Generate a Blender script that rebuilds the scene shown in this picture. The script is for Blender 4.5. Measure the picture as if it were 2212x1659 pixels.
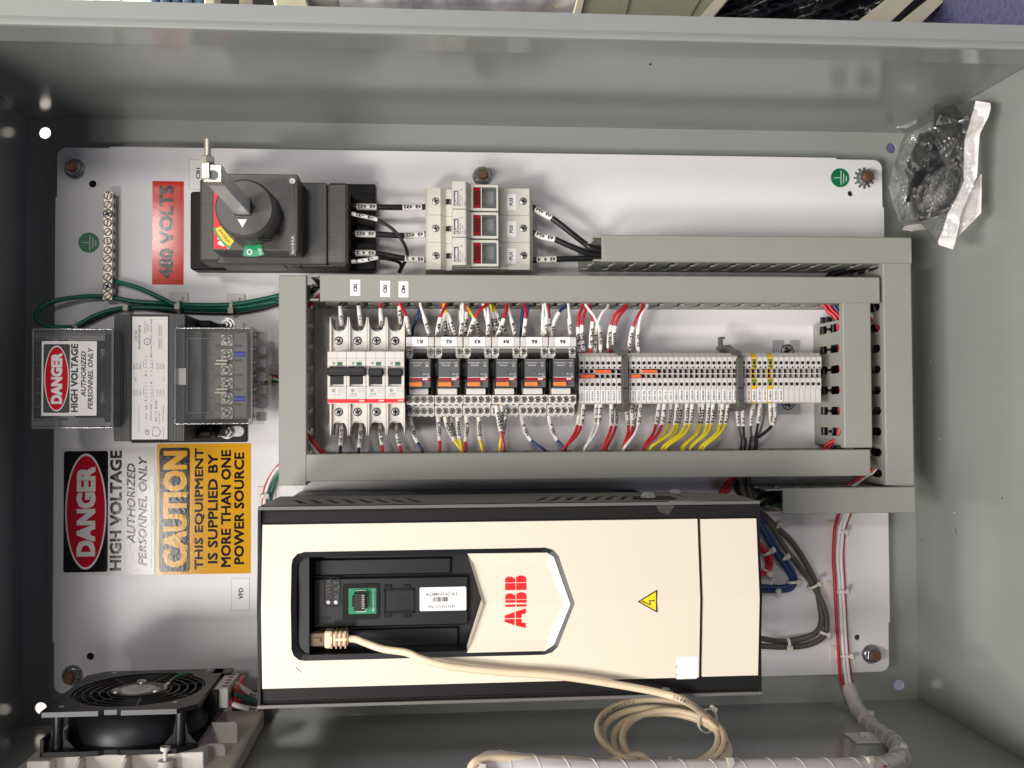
import bpy, bmesh, math, random
from mathutils import Vector, Matrix
from mathutils.geometry import tessellate_polygon

for o in list(bpy.data.objects): bpy.data.objects.remove(o)
SC = bpy.context.scene
COL = SC.collection
R_ = random.Random(7)
PI = math.pi

# ------------------------------------------------------------------ frame
# Everything is laid out in millimetres on the mounting plate: x along its long side (downwards in
# the room, to the right in the photo), y across it, z out of the cabinet.  RM turns that into the room.
RM = Matrix(((0, 1, 0), (0, 0, -1), (-1, 0, 0)))
OFF = Vector((0, 0, 0.95))
def world(p): return RM @ (Vector(p) * 0.001) + OFF

# ------------------------------------------------------------------ camera
F = 2237.087
CAMP = Vector((361.087, -261.350, 1045.468))
CR = Matrix(((0.99660432, -0.00511846, 0.08218047), (0.00296403, 0.99964927, 0.02631642), (-0.08228634, -0.02598348, 0.99626995)))
cam = bpy.data.cameras.new('camera')
cam.sensor_fit = 'HORIZONTAL'; cam.sensor_width = 36.0; cam.lens = 36.0 * F / 2212.0
cam.clip_start = 0.05; cam.clip_end = 50
camo = bpy.data.objects.new('camera', cam); COL.objects.link(camo)
camo.matrix_world = Matrix.Translation(world(CAMP)) @ (RM @ CR.transposed()).to_4x4()
SC.camera = camo

def P(u, v, z):
    """point of the cabinet at height z over the plate, read off a surveyed photo coordinate"""
    d = CR.transposed() @ Vector(((u - 1106) / F, (829.5 - v) / F, -1))
    t = (z - CAMP.z) / d.z
    return CAMP + d * t
def Py(u, v, y):
    d = CR.transposed() @ Vector(((u - 1106) / F, (829.5 - v) / F, -1))
    return CAMP + d * ((y - CAMP.y) / d.y)
def Px(u, v, x):
    d = CR.transposed() @ Vector(((u - 1106) / F, (829.5 - v) / F, -1))
    return CAMP + d * ((x - CAMP.x) / d.x)
def RX(u0, v0, u1, v1, z):
    """rectangle x0,x1,y0,y1 (mm) seen between two photo corners at height z"""
    um, vm = (u0 + u1) / 2, (v0 + v1) / 2
    return P(u0, vm, z).x, P(u1, vm, z).x, P(um, v1, z).y, P(um, v0, z).y

# ------------------------------------------------------------------ world, lamps, exposure
W = bpy.data.worlds.new('World'); SC.world = W; W.use_nodes = True
bg = W.node_tree.nodes['Background']; bg.inputs[0].default_value = (1.0, 0.97, 0.94, 1); bg.inputs[1].default_value = 0.125
def lamp(name, loc, aim, sx, sy, power, col):
    l = bpy.data.lights.new(name, 'AREA'); l.shape = 'RECTANGLE'; l.size = sx * .001; l.size_y = sy * .001
    l.energy = power; l.color = col
    o = bpy.data.objects.new(name, l); COL.objects.link(o)
    a, b = world(loc), world(aim)
    zax = (a - b).normalized(); yax = RM @ Vector((0, 1, 0)); xax = yax.cross(zax).normalized(); yax = zax.cross(xax)
    m = Matrix((xax, yax, zax)).transposed().to_4x4(); m.translation = a
    o.matrix_world = m
    return o
# two ceiling fixtures of the workshop: a big one almost overhead, a long tube further back; plus added fills
lamp('ceiling_or_fill_lamp', (-1350, -540, 1700), (450, -262, 0), 1300, 400, 53, (1.0, 0.968, 0.935))
lamp('ceiling_or_fill_lamp', (-420, -1000, 1750), (300, -262, 0), 450, 300, 19, (1.0, 0.968, 0.935))  # added fill for the left part of the plate, no known fixture
lamp('front_fill', (-200, 430, 3000), (300, -262, 0), 300, 240, 13, (1.0, 0.965, 0.93))  # added fill from the front for the left end of the plate
lamp('ceiling_tube', (-852, 540, 3700), (400, -262, 0), 110, 200, 2.2, (1.0, 0.95, 0.9))
lamp('ceiling_tube', (-852, -830, 3700), (400, -262, 0), 150, 560, 5.2, (1.0, 0.95, 0.9))
lamp('back_fill', (-700, 300, -200), (500, 200, -330), 600, 900, 24, (1.0, 0.92, 0.84))  # added light for the wall and things behind the cabinet
SC.view_settings.view_transform = 'Standard'; SC.view_settings.look = 'None'
SC.view_settings.exposure = 0.0; SC.view_settings.gamma = 1.0
try: SC.view_settings.use_curve_mapping = False
except Exception: pass
SC.render.engine = 'CYCLES'
SC.cycles.max_bounces = 8; SC.cycles.transparent_max_bounces = 12

# ------------------------------------------------------------------ materials
def lin(c):
    c /= 255.0
    return c / 12.92 if c <= .04045 else ((c + .055) / 1.055) ** 2.4
MATS = {}
def M(name, rgb, rough=.45, metal=0., k=1.0, noise=0., nscale=60., bump=0., bscale=300., spec=.5, coat=0., trans=0., alpha=1., emit=0., sss=0., rvar=0., bdist=.001):
    m = bpy.data.materials.new(name); m.use_nodes = True
    nt = m.node_tree; b = nt.nodes['Principled BSDF']
    c = tuple(min(lin(x) * k, .95) for x in rgb) + (1,)
    b.inputs['Base Color'].default_value = c
    b.inputs['Roughness'].default_value = rough; b.inputs['Metallic'].default_value = metal
    b.inputs['Specular IOR Level'].default_value = spec
    b.inputs['Coat Weight'].default_value = coat; b.inputs['Coat Roughness'].default_value = .08
    b.inputs['Transmission Weight'].default_value = trans
    tc = None
    def coords():
        nonlocal tc
        if tc is None: tc = nt.nodes.new('ShaderNodeTexCoord')
        return tc.outputs['Object']
    if noise or rvar:
        n = nt.nodes.new('ShaderNodeTexNoise'); n.inputs['Scale'].default_value = nscale; n.inputs['Detail'].default_value = 5
        nt.links.new(coords(), n.inputs['Vector'])
        if noise:
            r = nt.nodes.new('ShaderNodeMapRange'); r.inputs[1].default_value = .3; r.inputs[2].default_value = .7
            r.inputs[3].default_value = 1 - noise; r.inputs[4].default_value = 1 + noise * .6
            nt.links.new(n.outputs['Fac'], r.inputs[0])
            h = nt.nodes.new('ShaderNodeHueSaturation'); h.inputs['Color'].default_value = c
            nt.links.new(r.outputs[0], h.inputs['Value']); nt.links.new(h.outputs[0], b.inputs['Base Color'])
        if rvar:
            r = nt.nodes.new('ShaderNodeMapRange'); r.inputs[1].default_value = .3; r.inputs[2].default_value = .7
            r.inputs[3].default_value = max(rough - rvar, .02); r.inputs[4].default_value = rough + rvar
            nt.links.new(n.outputs['Fac'], r.inputs[0]); nt.links.new(r.outputs[0], b.inputs['Roughness'])
    if bump:
        n = nt.nodes.new('ShaderNodeTexNoise'); n.inputs['Scale'].default_value = bscale; n.inputs['Detail'].default_value = 2
        nt.links.new(coords(), n.inputs['Vector'])
        u = nt.nodes.new('ShaderNodeBump'); u.inputs['Strength'].default_value = bump; u.inputs['Distance'].default_value = bdist
        nt.links.new(n.outputs['Fac'], u.inputs['Height']); nt.links.new(u.outputs[0], b.inputs['Normal'])
    if emit:
        b.inputs['Emission Color'].default_value = c; b.inputs['Emission Strength'].default_value = emit
    MATS[name] = m
    return m
def CLEAR(name, tint, gloss=.05, base=.05, edge=.6, rough=.05, bump=0., bscale=40., haze=0., hazecol=(.8, .8, .8)):
    """thin clear plastic: see-through with a mirror-like skin that strengthens at grazing angles"""
    m = bpy.data.materials.new(name); m.use_nodes = True
    nt = m.node_tree; nt.nodes.remove(nt.nodes['Principled BSDF']); out = nt.nodes['Material Output']
    t = nt.nodes.new('ShaderNodeBsdfTransparent'); t.inputs[0].default_value = tint + (1,)
    g = nt.nodes.new('ShaderNodeBsdfGlossy'); g.inputs['Roughness'].default_value = rough
    lw = nt.nodes.new('ShaderNodeLayerWeight'); lw.inputs[0].default_value = .35
    mr = nt.nodes.new('ShaderNodeMapRange'); mr.inputs[3].default_value = base; mr.inputs[4].default_value = edge
    nt.links.new(lw.outputs['Facing'], mr.inputs[0])
    mx = nt.nodes.new('ShaderNodeMixShader')
    nt.links.new(mr.outputs[0], mx.inputs[0]); nt.links.new(g.outputs[0], mx.inputs[2])
    src = t.outputs[0]
    if haze:
        d = nt.nodes.new('ShaderNodeBsdfDiffuse'); d.inputs[0].default_value = hazecol + (1,)
        m2 = nt.nodes.new('ShaderNodeMixShader'); m2.inputs[0].default_value = haze
        nt.links.new(t.outputs[0], m2.inputs[1]); nt.links.new(d.outputs[0], m2.inputs[2]); src = m2.outputs[0]
    nt.links.new(src, mx.inputs[1])
    if bump:
        tc = nt.nodes.new('ShaderNodeTexCoord'); n = nt.nodes.new('ShaderNodeTexNoise'); n.inputs['Scale'].default_value = bscale
        n.inputs['Detail'].default_value = 6; n.inputs['Distortion'].default_value = 1.2
        nt.links.new(tc.outputs['Object'], n.inputs['Vector'])
        b = nt.nodes.new('ShaderNodeBump'); b.inputs['Strength'].default_value = bump; b.inputs['Distance'].default_value = .004
        nt.links.new(n.outputs['Fac'], b.inputs['Height'])
        nt.links.new(b.outputs[0], g.inputs['Normal']); nt.links.new(b.outputs[0], lw.inputs['Normal'])
    nt.links.new(mx.outputs[0], out.inputs[0]); MATS[name] = m
    return m

M('enamel', (151, 154, 149), .16, bump=.02, bscale=900, noise=.03, nscale=9, spec=.5)
M('plate_white', (228, 225, 226), .3, bump=.04, bscale=700, noise=.015, nscale=14)
M('duct_grey', (152, 151, 143), .5, noise=.03, nscale=25, bump=.03, bscale=1500)
M('cream', (230, 219, 199), .38, bump=.03, bscale=2500)
M('black_plastic', (28, 26, 25), .5, spec=.25, bump=.06, bscale=2500, noise=.06)
M('pit_black', (18, 18, 20), .38, bump=.04, bscale=2500)
M('dark_grey', (82, 80, 76), .42, bump=.05, bscale=2500)
M('mid_grey', (104, 101, 96), .45, bump=.05, bscale=2500)
M('core_grey', (46, 48, 51), .5, spec=.25, bump=.2, bscale=900, noise=.1)
M('void', (10, 9, 9), .8)
M('slot_dark', (38, 36, 35), .6)
M('fuse_beige', (206, 203, 190), .4, noise=.02)
M('fuse_shade', (176, 173, 160), .4)
M('breaker_white', (220, 214, 205), .35, noise=.015)
M('board_grey', (128, 124, 119), .45)
M('socket_white', (216, 212, 205), .42)
M('socket_grey', (150, 148, 143), .45)
M('term_white', (214, 209, 203), .42, noise=.03, nscale=200)
M('term_side', (170, 166, 160), .5)
M('term_yellow', (238, 186, 40), .42)
M('term_green', (96, 128, 50), .45)
M('label_white', (240, 238, 236), .45)
M('sleeve_white', (236, 231, 224), .4)
M('ink', (24, 22, 22), .5)
M('ink_soft', (92, 90, 88), .5)
M('ink_pale', (150, 147, 142), .5)
M('print_pale', (150, 152, 154), .5)
M('red_wire', (196, 34, 44), .38)
M('blue_wire', (24, 54, 104), .38)
M('yellow_wire', (238, 216, 48), .38)
M('white_wire', (236, 234, 230), .35)
M('black_wire', (26, 25, 26), .4)
M('green_wire', (4, 104, 84), .35)
M('grey_wire', (84, 79, 74), .42)
M('tan_wire', (238, 215, 180), .38)
M('orange_wire', (222, 96, 48), .4)
M('bare_wire', (150, 146, 140), .35, metal=.8)
M('tie_nylon', (222, 216, 202), .35)
M('mount_nylon', (222, 214, 208), .4)
M('mount_white', (225, 220, 214), .4)
M('panel_grey', (68, 64, 61), .35)
M('shaft_metal', (226, 224, 219), .32, metal=.25, noise=.1, nscale=150)
M('lug_metal', (214, 208, 196), .25, metal=.6, noise=.15, nscale=300)
M('nut_zinc', (176, 178, 180), .25, metal=.9, noise=.15, nscale=300)
M('boot_gap', (172, 142, 108), .5)
M('hole_grey', (96, 102, 92), .5)
M('zinc', (200, 200, 198), .3, metal=.6, noise=.12, nscale=300)
M('steel', (168, 166, 162), .32, metal=.75, noise=.15, nscale=120)
M('steel_dark', (84, 82, 80), .35, metal=1., noise=.2, nscale=200)
M('galv', (190, 188, 192), .35, metal=.6, noise=.35, nscale=38, rvar=.12)
M('copper_stud', (136, 100, 84), .45, metal=.6, noise=.3, nscale=500)
M('screw_metal', (186, 178, 166), .28, metal=.75, noise=.1, nscale=400)
M('brass_pale', (206, 200, 184), .3, metal=.7, noise=.1)
M('sticker_red', (214, 48, 28), .09, bump=1., bscale=380, bdist=.00003)
M('sticker_white', (224, 219, 214), .1, bump=1., bscale=380, bdist=.00005)
M('sticker_yellow', (228, 166, 26), .1, bump=1., bscale=380, bdist=.00005)
M('sticker_ink', (20, 18, 19), .1, bump=1., bscale=380, bdist=.00005)
M('sticker_danger', (186, 20, 40), .1, bump=1., bscale=380, bdist=.00005)
M('gloss_label', (222, 217, 213), .1, bump=1., bscale=380, bdist=.00005)
M('sticker_green', (8, 112, 64), .35)
M('logo_red', (228, 30, 34), .4)
M('relay_red', (150, 30, 40), .35)
M('relay_face', (94, 94, 95), .35)
M('orange', (255, 138, 62), .4)
M('jumper_orange', (244, 104, 52), .45)
M('lamp_red', (150, 10, 22), .18, spec=.6)
M('lamp_red_deep', (84, 8, 16), .2)
M('window_glass', (196, 197, 192), .08)
M('window_edge', (96, 104, 110), .1)
M('green_win', (54, 120, 70), .4)
M('pcb_green', (34, 130, 92), .35, noise=.05)
M('warn_yellow', (250, 224, 40), .4)
M('trip_yellow', (238, 206, 20), .35)
M('off_green', (24, 150, 96), .35)
M('triangle_white', (240, 240, 238), .4)
M('filter_beige', (238, 230, 218), .42, noise=.03)
M('fan_black', (24, 23, 25), .4, bump=.05, bscale=1500)
M('blue_lug', (40, 60, 190), .3)
M('plug_clear', (150, 132, 108), .15, trans=.35)
M('paper_white', (232, 228, 224), .5, bump=.25, bscale=60)
M('wrap', (232, 216, 212), .2, trans=.0, bump=.15, bscale=120)
M('wall_paint', (235, 226, 216), .6)
M('floor_blue', (74, 76, 112), .4, bump=1., bscale=160, noise=.4, nscale=180)
M('olive_panel', (150, 152, 124), .35, noise=.04)
M('cream_trim', (214, 206, 178), .5, noise=.06)
M('bin_bag', (26, 25, 28), .25, bump=.8, bscale=25)
M('blue_fabric', (84, 106, 132), .6, noise=.2, nscale=120)
CLEAR('clear_cover', (.86, .86, .86), base=.035, edge=.45, rough=.06, haze=.035)
CLEAR('clear_edge', (.62, .62, .62), base=.16, edge=.75, rough=.12, haze=.14)
CLEAR('film', (.95, .95, .95), gloss=.05, base=.06, edge=.7, rough=.04, bump=.4, bscale=110, haze=.015, hazecol=(.75, .73, .7))
CLEAR('spiral_wrap', (.95, .92, .92), base=.07, edge=.45, rough=.12, haze=.62, hazecol=(.97, .94, .93))
CLEAR('relay_clear', (.86, .86, .86), base=.05, edge=.5, rough=.06, haze=.04)

# ------------------------------------------------------------------ mesh builder
_TX = {}
def text_geo(s, bold=0., shear=0., res=2):
    key = (s, bold, shear, res)
    if key in _TX: return _TX[key]
    c = bpy.data.curves.new('t', 'FONT'); c.body = s; c.size = 1; c.offset = bold; c.shear = shear; c.resolution_u = res; c.fill_mode = 'FRONT'
    o = bpy.data.objects.new('t', c); COL.objects.link(o)
    dg = bpy.context.evaluated_depsgraph_get()
    me = bpy.data.meshes.new_from_object(o.evaluated_get(dg))
    vs = [(v.co.x, v.co.y) for v in me.vertices]; fs = [tuple(p.vertices) for p in me.polygons]
    bpy.data.objects.remove(o); bpy.data.curves.remove(c); bpy.data.meshes.remove(me)
    if not vs: vs = [(0, 0)]
    x0 = min(v[0] for v in vs); x1 = max(v[0] for v in vs); y0 = min(v[1] for v in vs); y1 = max(v[1] for v in vs)
    w = max(x1 - x0, 1e-6); h = max(y1 - y0, 1e-6)
    _TX[key] = ([((v[0] - x0) / w - .5, (v[1] - y0) / h - .5) for v in vs], fs, w / h)
    return _TX[key]

class MB:
    def __init__(s): s.v = []; s.f = []; s.m = []; s.sm = []
    def add(s, vs, fs, mat, smooth=False):
        o = len(s.v); s.v += [tuple(v) for v in vs]
        for f in fs: s.f.append(tuple(i + o for i in f)); s.m.append(mat); s.sm.append(smooth)
    def box(s, x0, x1, y0, y1, z0, z1, mat, bev=0.):
        x0, x1 = sorted((x0, x1)); y0, y1 = sorted((y0, y1)); z0, z1 = sorted((z0, z1))
        lo = (x0, y0, z0); hi = (x1, y1, z1)
        b = min(bev, (x1 - x0) * .45, (y1 - y0) * .45, (z1 - z0) * .45)
        if b <= 0:
            vs = [(x, y, z) for x in (x0, x1) for y in (y0, y1) for z in (z0, z1)]
            s.add(vs, [(0, 1, 3, 2), (4, 6, 7, 5), (0, 4, 5, 1), (2, 3, 7, 6), (0, 2, 6, 4), (1, 5, 7, 3)], mat); return
        vs = []; ix = {}
        for sg in [(a, c, d) for a in (0, 1) for c in (0, 1) for d in (0, 1)]:
            for k in range(3):
                p = []
                for q in range(3):
                    e = (lo, hi)[sg[q]][q]
                    p.append(e if q == k else (e + b if sg[q] == 0 else e - b))
                ix[sg, k] = len(vs); vs.append(tuple(p))
        fs = []
        for k in range(3):
            a, c = [q for q in range(3) if q != k]
            for sk in (0, 1):
                loop = []
                for (sa, sc) in ((0, 0), (1, 0), (1, 1), (0, 1)):
                    sg = [0, 0, 0]; sg[k] = sk; sg[a] = sa; sg[c] = sc; loop.append(ix[tuple(sg), k])
                fs.append(tuple(loop))
            for sa in (0, 1):
                for sc in (0, 1):
                    q = []
                    for (kk, t) in ((0, a), (1, a), (1, c), (0, c)):
                        sg = [0, 0, 0]; sg[k] = kk; sg[a] = sa; sg[c] = sc; q.append(ix[tuple(sg), t])
                    fs.append(tuple(q))
        for sg in [(a, c, d) for a in (0, 1) for c in (0, 1) for d in (0, 1)]:
            fs.append((ix[sg, 0], ix[sg, 1], ix[sg, 2]))
        s.add(vs, fs, mat)
    def prism(s, poly, z0, z1, mat, fn=None, holes=(), side=None, ch=0.):
        """extrude a polygon (with holes) between two heights; fn places (a,b,z) in space; ch chamfers the z1 rim"""
        fn = fn or (lambda a, b, z: (a, b, z))
        loops = [list(poly)] + [list(h) for h in holes]
        tri = tessellate_polygon([[Vector((p[0], p[1], 0)) for p in l] for l in loops])
        flat = [p for l in loops for p in l]; n = len(flat)
        top = list(flat); zt = z1
        if ch:
            cx = sum(p[0] for p in poly) / len(poly); cy = sum(p[1] for p in poly) / len(poly)
            wx = max(abs(p[0] - cx) for p in poly); wy = max(abs(p[1] - cy) for p in poly)
            top = [(cx + (p[0] - cx) * (1 - ch / wx), cy + (p[1] - cy) * (1 - ch / wy)) for p in flat]
        vs = [fn(p[0], p[1], z0) for p in flat] + [fn(p[0], p[1], z1) for p in top]
        s.add(vs, [tuple(t) for t in tri] + [tuple(i + n for i in t) for t in tri], mat)
        o = 0; fs = []; rows = [z0, z1] if not ch else [z0, z1 - ch, z1]
        for l in loops:
            k = len(l)
            vv = []
            for r, z in enumerate(rows):
                src = top if (ch and r == len(rows) - 1) else flat
                vv += [fn(src[o + i][0], src[o + i][1], z) for i in range(k)]
            ff = [(r * k + i, r * k + (i + 1) % k, (r + 1) * k + (i + 1) % k, (r + 1) * k + i) for r in range(len(rows) - 1) for i in range(k)]
            s.add(vv, ff, side or mat); o += k
    def sheet(s, poly, z, mat, fn=None, holes=()):
        fn = fn or (lambda a, b, z: (a, b, z))
        loops = [list(poly)] + [list(h) for h in holes]
        tri = tessellate_polygon([[Vector((p[0], p[1], 0)) for p in l] for l in loops])
        flat = [p for l in loops for p in l]
        s.add([fn(p[0], p[1], z) for p in flat], [tuple(t) for t in tri], mat)
    def lathe(s, c, ax, prof, mat, n=24, smooth=False, caps=True):
        c = Vector(c); ax = Vector(ax).normalized()
        t = Vector((1, 0, 0)) if abs(ax.x) < .8 else Vector((0, 1, 0))
        e1 = ax.cross(t).normalized(); e2 = ax.cross(e1)
        vs = []
        for (r, h) in prof:
            for i in range(n):
                a = 2 * PI * i / n; vs.append(c + ax * h + (e1 * math.cos(a) + e2 * math.sin(a)) * r)
        k = len(prof)
        s.add(vs, [(j * n + i, j * n + (i + 1) % n, (j + 1) * n + (i + 1) % n, (j + 1) * n + i) for j in range(k - 1) for i in range(n)], mat, smooth)
        if caps:
            for j in (0, k - 1):
                if prof[j][0] > 1e-6: s.add(vs[j * n:(j + 1) * n], [tuple(range(n))], mat)
    def cyl(s, p0, p1, r, mat, n=20, r1=None, smooth=True):
        p0 = Vector(p0); p1 = Vector(p1); s.lathe(p0, p1 - p0, [(r, 0), (r if r1 is None else r1, (p1 - p0).length)], mat, n, smooth)
    def tube(s, pts, r, mat, n=10, caps=True, rf=None):
        pts = [Vector(p) for p in pts]; k = len(pts)
        tg = [(pts[min(i + 1, k - 1)] - pts[max(i - 1, 0)]).normalized() for i in range(k)]
        a = Vector((0, 0, 1)) if abs(tg[0].z) < .9 else Vector((1, 0, 0))
        nrm = (a - tg[0] * a.dot(tg[0])).normalized(); vs = []
        for i in range(k):
            nrm = (nrm - tg[i] * nrm.dot(tg[i])).normalized(); bi = tg[i].cross(nrm)
            rr = r if rf is None else rf(i / (k - 1))
            for j in range(n):
                w = 2 * PI * j / n; vs.append(pts[i] + (nrm * math.cos(w) + bi * math.sin(w)) * rr)
        s.add(vs, [(i * n + j, i * n + (j + 1) % n, (i + 1) * n + (j + 1) % n, (i + 1) * n + j) for i in range(k - 1) for j in range(n)], mat, True)
        if caps:
            s.add(vs[:n], [tuple(range(n))], mat); s.add(vs[-n:], [tuple(range(n))], mat)
    def text(s, txt, c, w, h, mat, rd=(0, 1, 0), ud=(-1, 0, 0), bold=.0, shear=0., res=2, fn=None, keep=False):
        """flat lettering centred on c, w wide along rd and h tall along ud (a hair proud of its surface)"""
        vs, fs, asp = text_geo(txt, 0. if not fn else bold, shear, res)
        if keep: w = h * asp
        c = Vector(c); rd = Vector(rd); ud = Vector(ud); nz = rd.cross(ud)
        if fn: s.add([fn(v[0] * w, v[1] * h) for v in vs], fs, mat); return
        hv = bold * h * 1.25        # heavy weights: the strokes are struck several times, a hair apart
        sh = [(0, 0)] if not bold else ([(-hv, 0), (hv, 0)] if h < 2.6 else [(-hv, -hv), (hv, -hv), (-hv, hv), (hv, hv), (0, 0)])
        for k, (a, b) in enumerate(sh):
            s.add([c + rd * (v[0] * (w - 2 * hv) + a) + ud * (v[1] * (h - 2 * hv) + b) + nz * (.012 * k) for v in vs], fs, mat)
    def tube_text(s, pts, s0, s1, r, txt, h, mat, face=(0, 0, 1), flip=False, bold=.03, res=1):
        """lettering wrapped on a tube: runs along the path between two arc lengths, facing `face`"""
        pts = [Vector(p) for p in pts]; L = [0.]
        for a, b in zip(pts, pts[1:]): L.append(L[-1] + (b - a).length)
        vs, fs, asp = text_geo(txt, bold, 0., res); face = Vector(face); out = []
        for (a, b) in vs:
            if flip: a, b = -a, -b
            q = s0 + (a + .5) * (s1 - s0)
            i = 0
            while i < len(L) - 2 and L[i + 1] < q: i += 1
            f = (q - L[i]) / max(L[i + 1] - L[i], 1e-6)
            c = pts[i].lerp(pts[i + 1], f); t = (pts[min(i + 1, len(pts) - 1)] - pts[i]).normalized()
            n = (face - t * face.dot(t)).normalized(); bi = n.cross(t)
            ph = b * h / r
            out.append(c + (n * math.cos(ph) + bi * math.sin(ph)) * (r + .08))
        s.add(out, fs, mat)
    def screw(s, x, y, z, r, head='screw_metal', cross='slot_dark', ring='void', rot=None, kind='+'):
        s.lathe((x, y, z), (0, 0, 1), [(r * 1.16, .05), (r * 1.16, .12)], ring, 18)
        s.lathe((x, y, z), (0, 0, 1), [(r, .1), (r, .5), (r * .8, .8)], head, 18)
        a = R_.uniform(0, PI) if rot is None else rot
        for k in ((0, 1) if kind == '+' else (0,)):
            b = a + k * PI / 2; dx, dy = math.cos(b), math.sin(b); l = r * (.72 if kind == '+' else .95); w = r * (.2 if kind == '+' else .16)
            s.prism([(x + dx * l - dy * w, y + dy * l + dx * w), (x - dx * l - dy * w, y - dy * l + dx * w),
                     (x - dx * l + dy * w, y - dy * l - dx * w), (x + dx * l + dy * w, y + dy * l - dx * w)], z + .3, z + .84, cross)

ORG = {}
def setm(o, org): 
    m = RM.to_4x4(); m.translation = world(org); o.matrix_world = m
def tagp(o, label=None, cat=None, group=None, kind=None):
    if label: o['label'] = label
    if cat: o['category'] = cat
    if group: o['group'] = group
    if kind: o['kind'] = kind
def thing(name, label, cat, org=(0, 0, 0), group=None):
    o = bpy.data.objects.new(name, None); o.empty_display_size = .01; COL.objects.link(o)
    ORG[o.name] = Vector(org); setm(o, org); tagp(o, label, cat, group)
    return o
def mesh_obj(name, mb, org):
    me = bpy.data.meshes.new(name)
    o3 = Vector(org)
    me.from_pydata([((Vector(v) - o3) * .001)[:] for v in mb.v], [], mb.f)
    names = []
    for m in mb.m:
        if m not in names: names.append(m)
    for n in names: me.materials.append(MATS[n])
    ix = {n: i for i, n in enumerate(names)}
    me.polygons.foreach_set('material_index', [ix[m] for m in mb.m])
    me.polygons.foreach_set('use_smooth', mb.sm)
    bm = bmesh.new(); bm.from_mesh(me); bmesh.ops.recalc_face_normals(bm, faces=bm.faces); bm.to_mesh(me); bm.free()
    me.update()
    o = bpy.data.objects.new(name, me); COL.objects.link(o)
    return o
def part(parent, name, mb, label=None):
    org = ORG[parent.name]
    o = mesh_obj(name, mb, org); o.parent = parent; ORG[o.name] = org
    if label: o['label'] = label
    return o
def single(name, label, cat, mb, org=None, group=None, kind=None):
    if org is None:
        n = len(mb.v); org = Vector((sum(v[0] for v in mb.v) / n, sum(v[1] for v in mb.v) / n, min(v[2] for v in mb.v)))
    o = mesh_obj(name, mb, org); setm(o, org); ORG[o.name] = Vector(org); tagp(o, label, cat, group, kind)
    return o
def copy_tree(o, parent=None):
    c = o.copy(); COL.objects.link(c)
    if parent is not None: c.parent = parent
    for ch in list(o.children):
        if not ch.name.startswith(('marker_tag', 'tag_sticker', 'lettering')): copy_tree(ch, c)   # those differ from copy to copy
    return c
def place(o, org): ORG[o.name] = Vector(org); setm(o, org)

def catmull(pts, per=8):
    pts = [Vector(p) for p in pts]
    if len(pts) < 3: return [pts[0].lerp(pts[-1], i / per) for i in range(per + 1)]
    q = [pts[0] * 2 - pts[1]] + pts + [pts[-1] * 2 - pts[-2]]; out = []
    for i in range(1, len(q) - 2):
        a, b, c, d = q[i - 1:i + 3]
        for j in range(per):
            t = j / per
            out.append(.5 * ((2 * b) + (c - a) * t + (2 * a - 5 * b + 4 * c - d) * t * t + (3 * b - a - 3 * c + d) * t ** 3))
    out.append(pts[-1]); return out
def arclen(pts):
    L = [0.]
    for a, b in zip(pts, pts[1:]): L.append(L[-1] + (b - a).length)
    return L
def cut(pts, s0, s1):
    L = arclen(pts); out = []
    def at(s):
        for i in range(len(L) - 1):
            if L[i + 1] >= s: return pts[i].lerp(pts[i + 1], (s - L[i]) / max(L[i + 1] - L[i], 1e-9))
        return pts[-1]
    out.append(at(s0)); out += [p for p, l in zip(pts, L) if s0 < l < s1]; out.append(at(s1)); return out
def circle(cx, cy, r, n=24, a0=0., a1=2 * PI):
    full = abs(a1 - a0 - 2 * PI) < 1e-6
    k = n if full else n + 1
    return [(cx + r * math.cos(a0 + (a1 - a0) * i / n), cy + r * math.sin(a0 + (a1 - a0) * i / n)) for i in range(k)]
def rrect(x0, x1, y0, y1, r, n=5):
    x0, x1 = sorted((x0, x1)); y0, y1 = sorted((y0, y1)); out = []
    for (cx, cy, a) in ((x1 - r, y1 - r, 0), (x0 + r, y1 - r, PI / 2), (x0 + r, y0 + r, PI), (x1 - r, y0 + r, 1.5 * PI)):
        out += circle(cx, cy, r, n, a, a + PI / 2)
    return out
UP = dict(rd=(0, 1, 0), ud=(-1, 0, 0))     # lettering that reads upwards in the photo
INV = dict(rd=(-1, 0, 0), ud=(0, -1, 0))   # lettering upside down in the photo
STR = dict(rd=(1, 0, 0), ud=(0, 1, 0))
# ================================================================== setting behind the cabinet
mb = MB(); mb.box(938, 960, -1600, 1900, -470, 2600, 'floor_blue')
single('floor', 'blue grey speckled workshop floor the cabinet stands on', 'floor', mb, kind='structure')
mb = MB(); mb.box(-2200, 938, -1600, 1900, -490, -470, 'wall_paint')
single('wall', 'pale painted wall behind the cabinet', 'wall', mb, kind='structure')

def UVpoly(pts, z): return [(P(u, v, z).x, P(u, v, z).y) for u, v in pts]
# steel conduit with coupling
a = P(640, -2, -110); b = P(1300, 3, -110); mb = MB()
mb.cyl((a.x, a.y, -110), (b.x, b.y - 2, -110), 16, 'galv', 28)
t = thing('conduit', 'galvanised steel conduit running past the top rim of the cabinet', 'pipe', (a.x, a.y, -110))
part(t, 'pipe', mb)
c1 = P(664, -2, -110); c2 = P(731, -1, -110); mb = MB(); mb.cyl((c1.x, c1.y, -110), (c2.x, c2.y, -110), 19, 'steel', 28)
part(t, 'coupling', mb)
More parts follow.
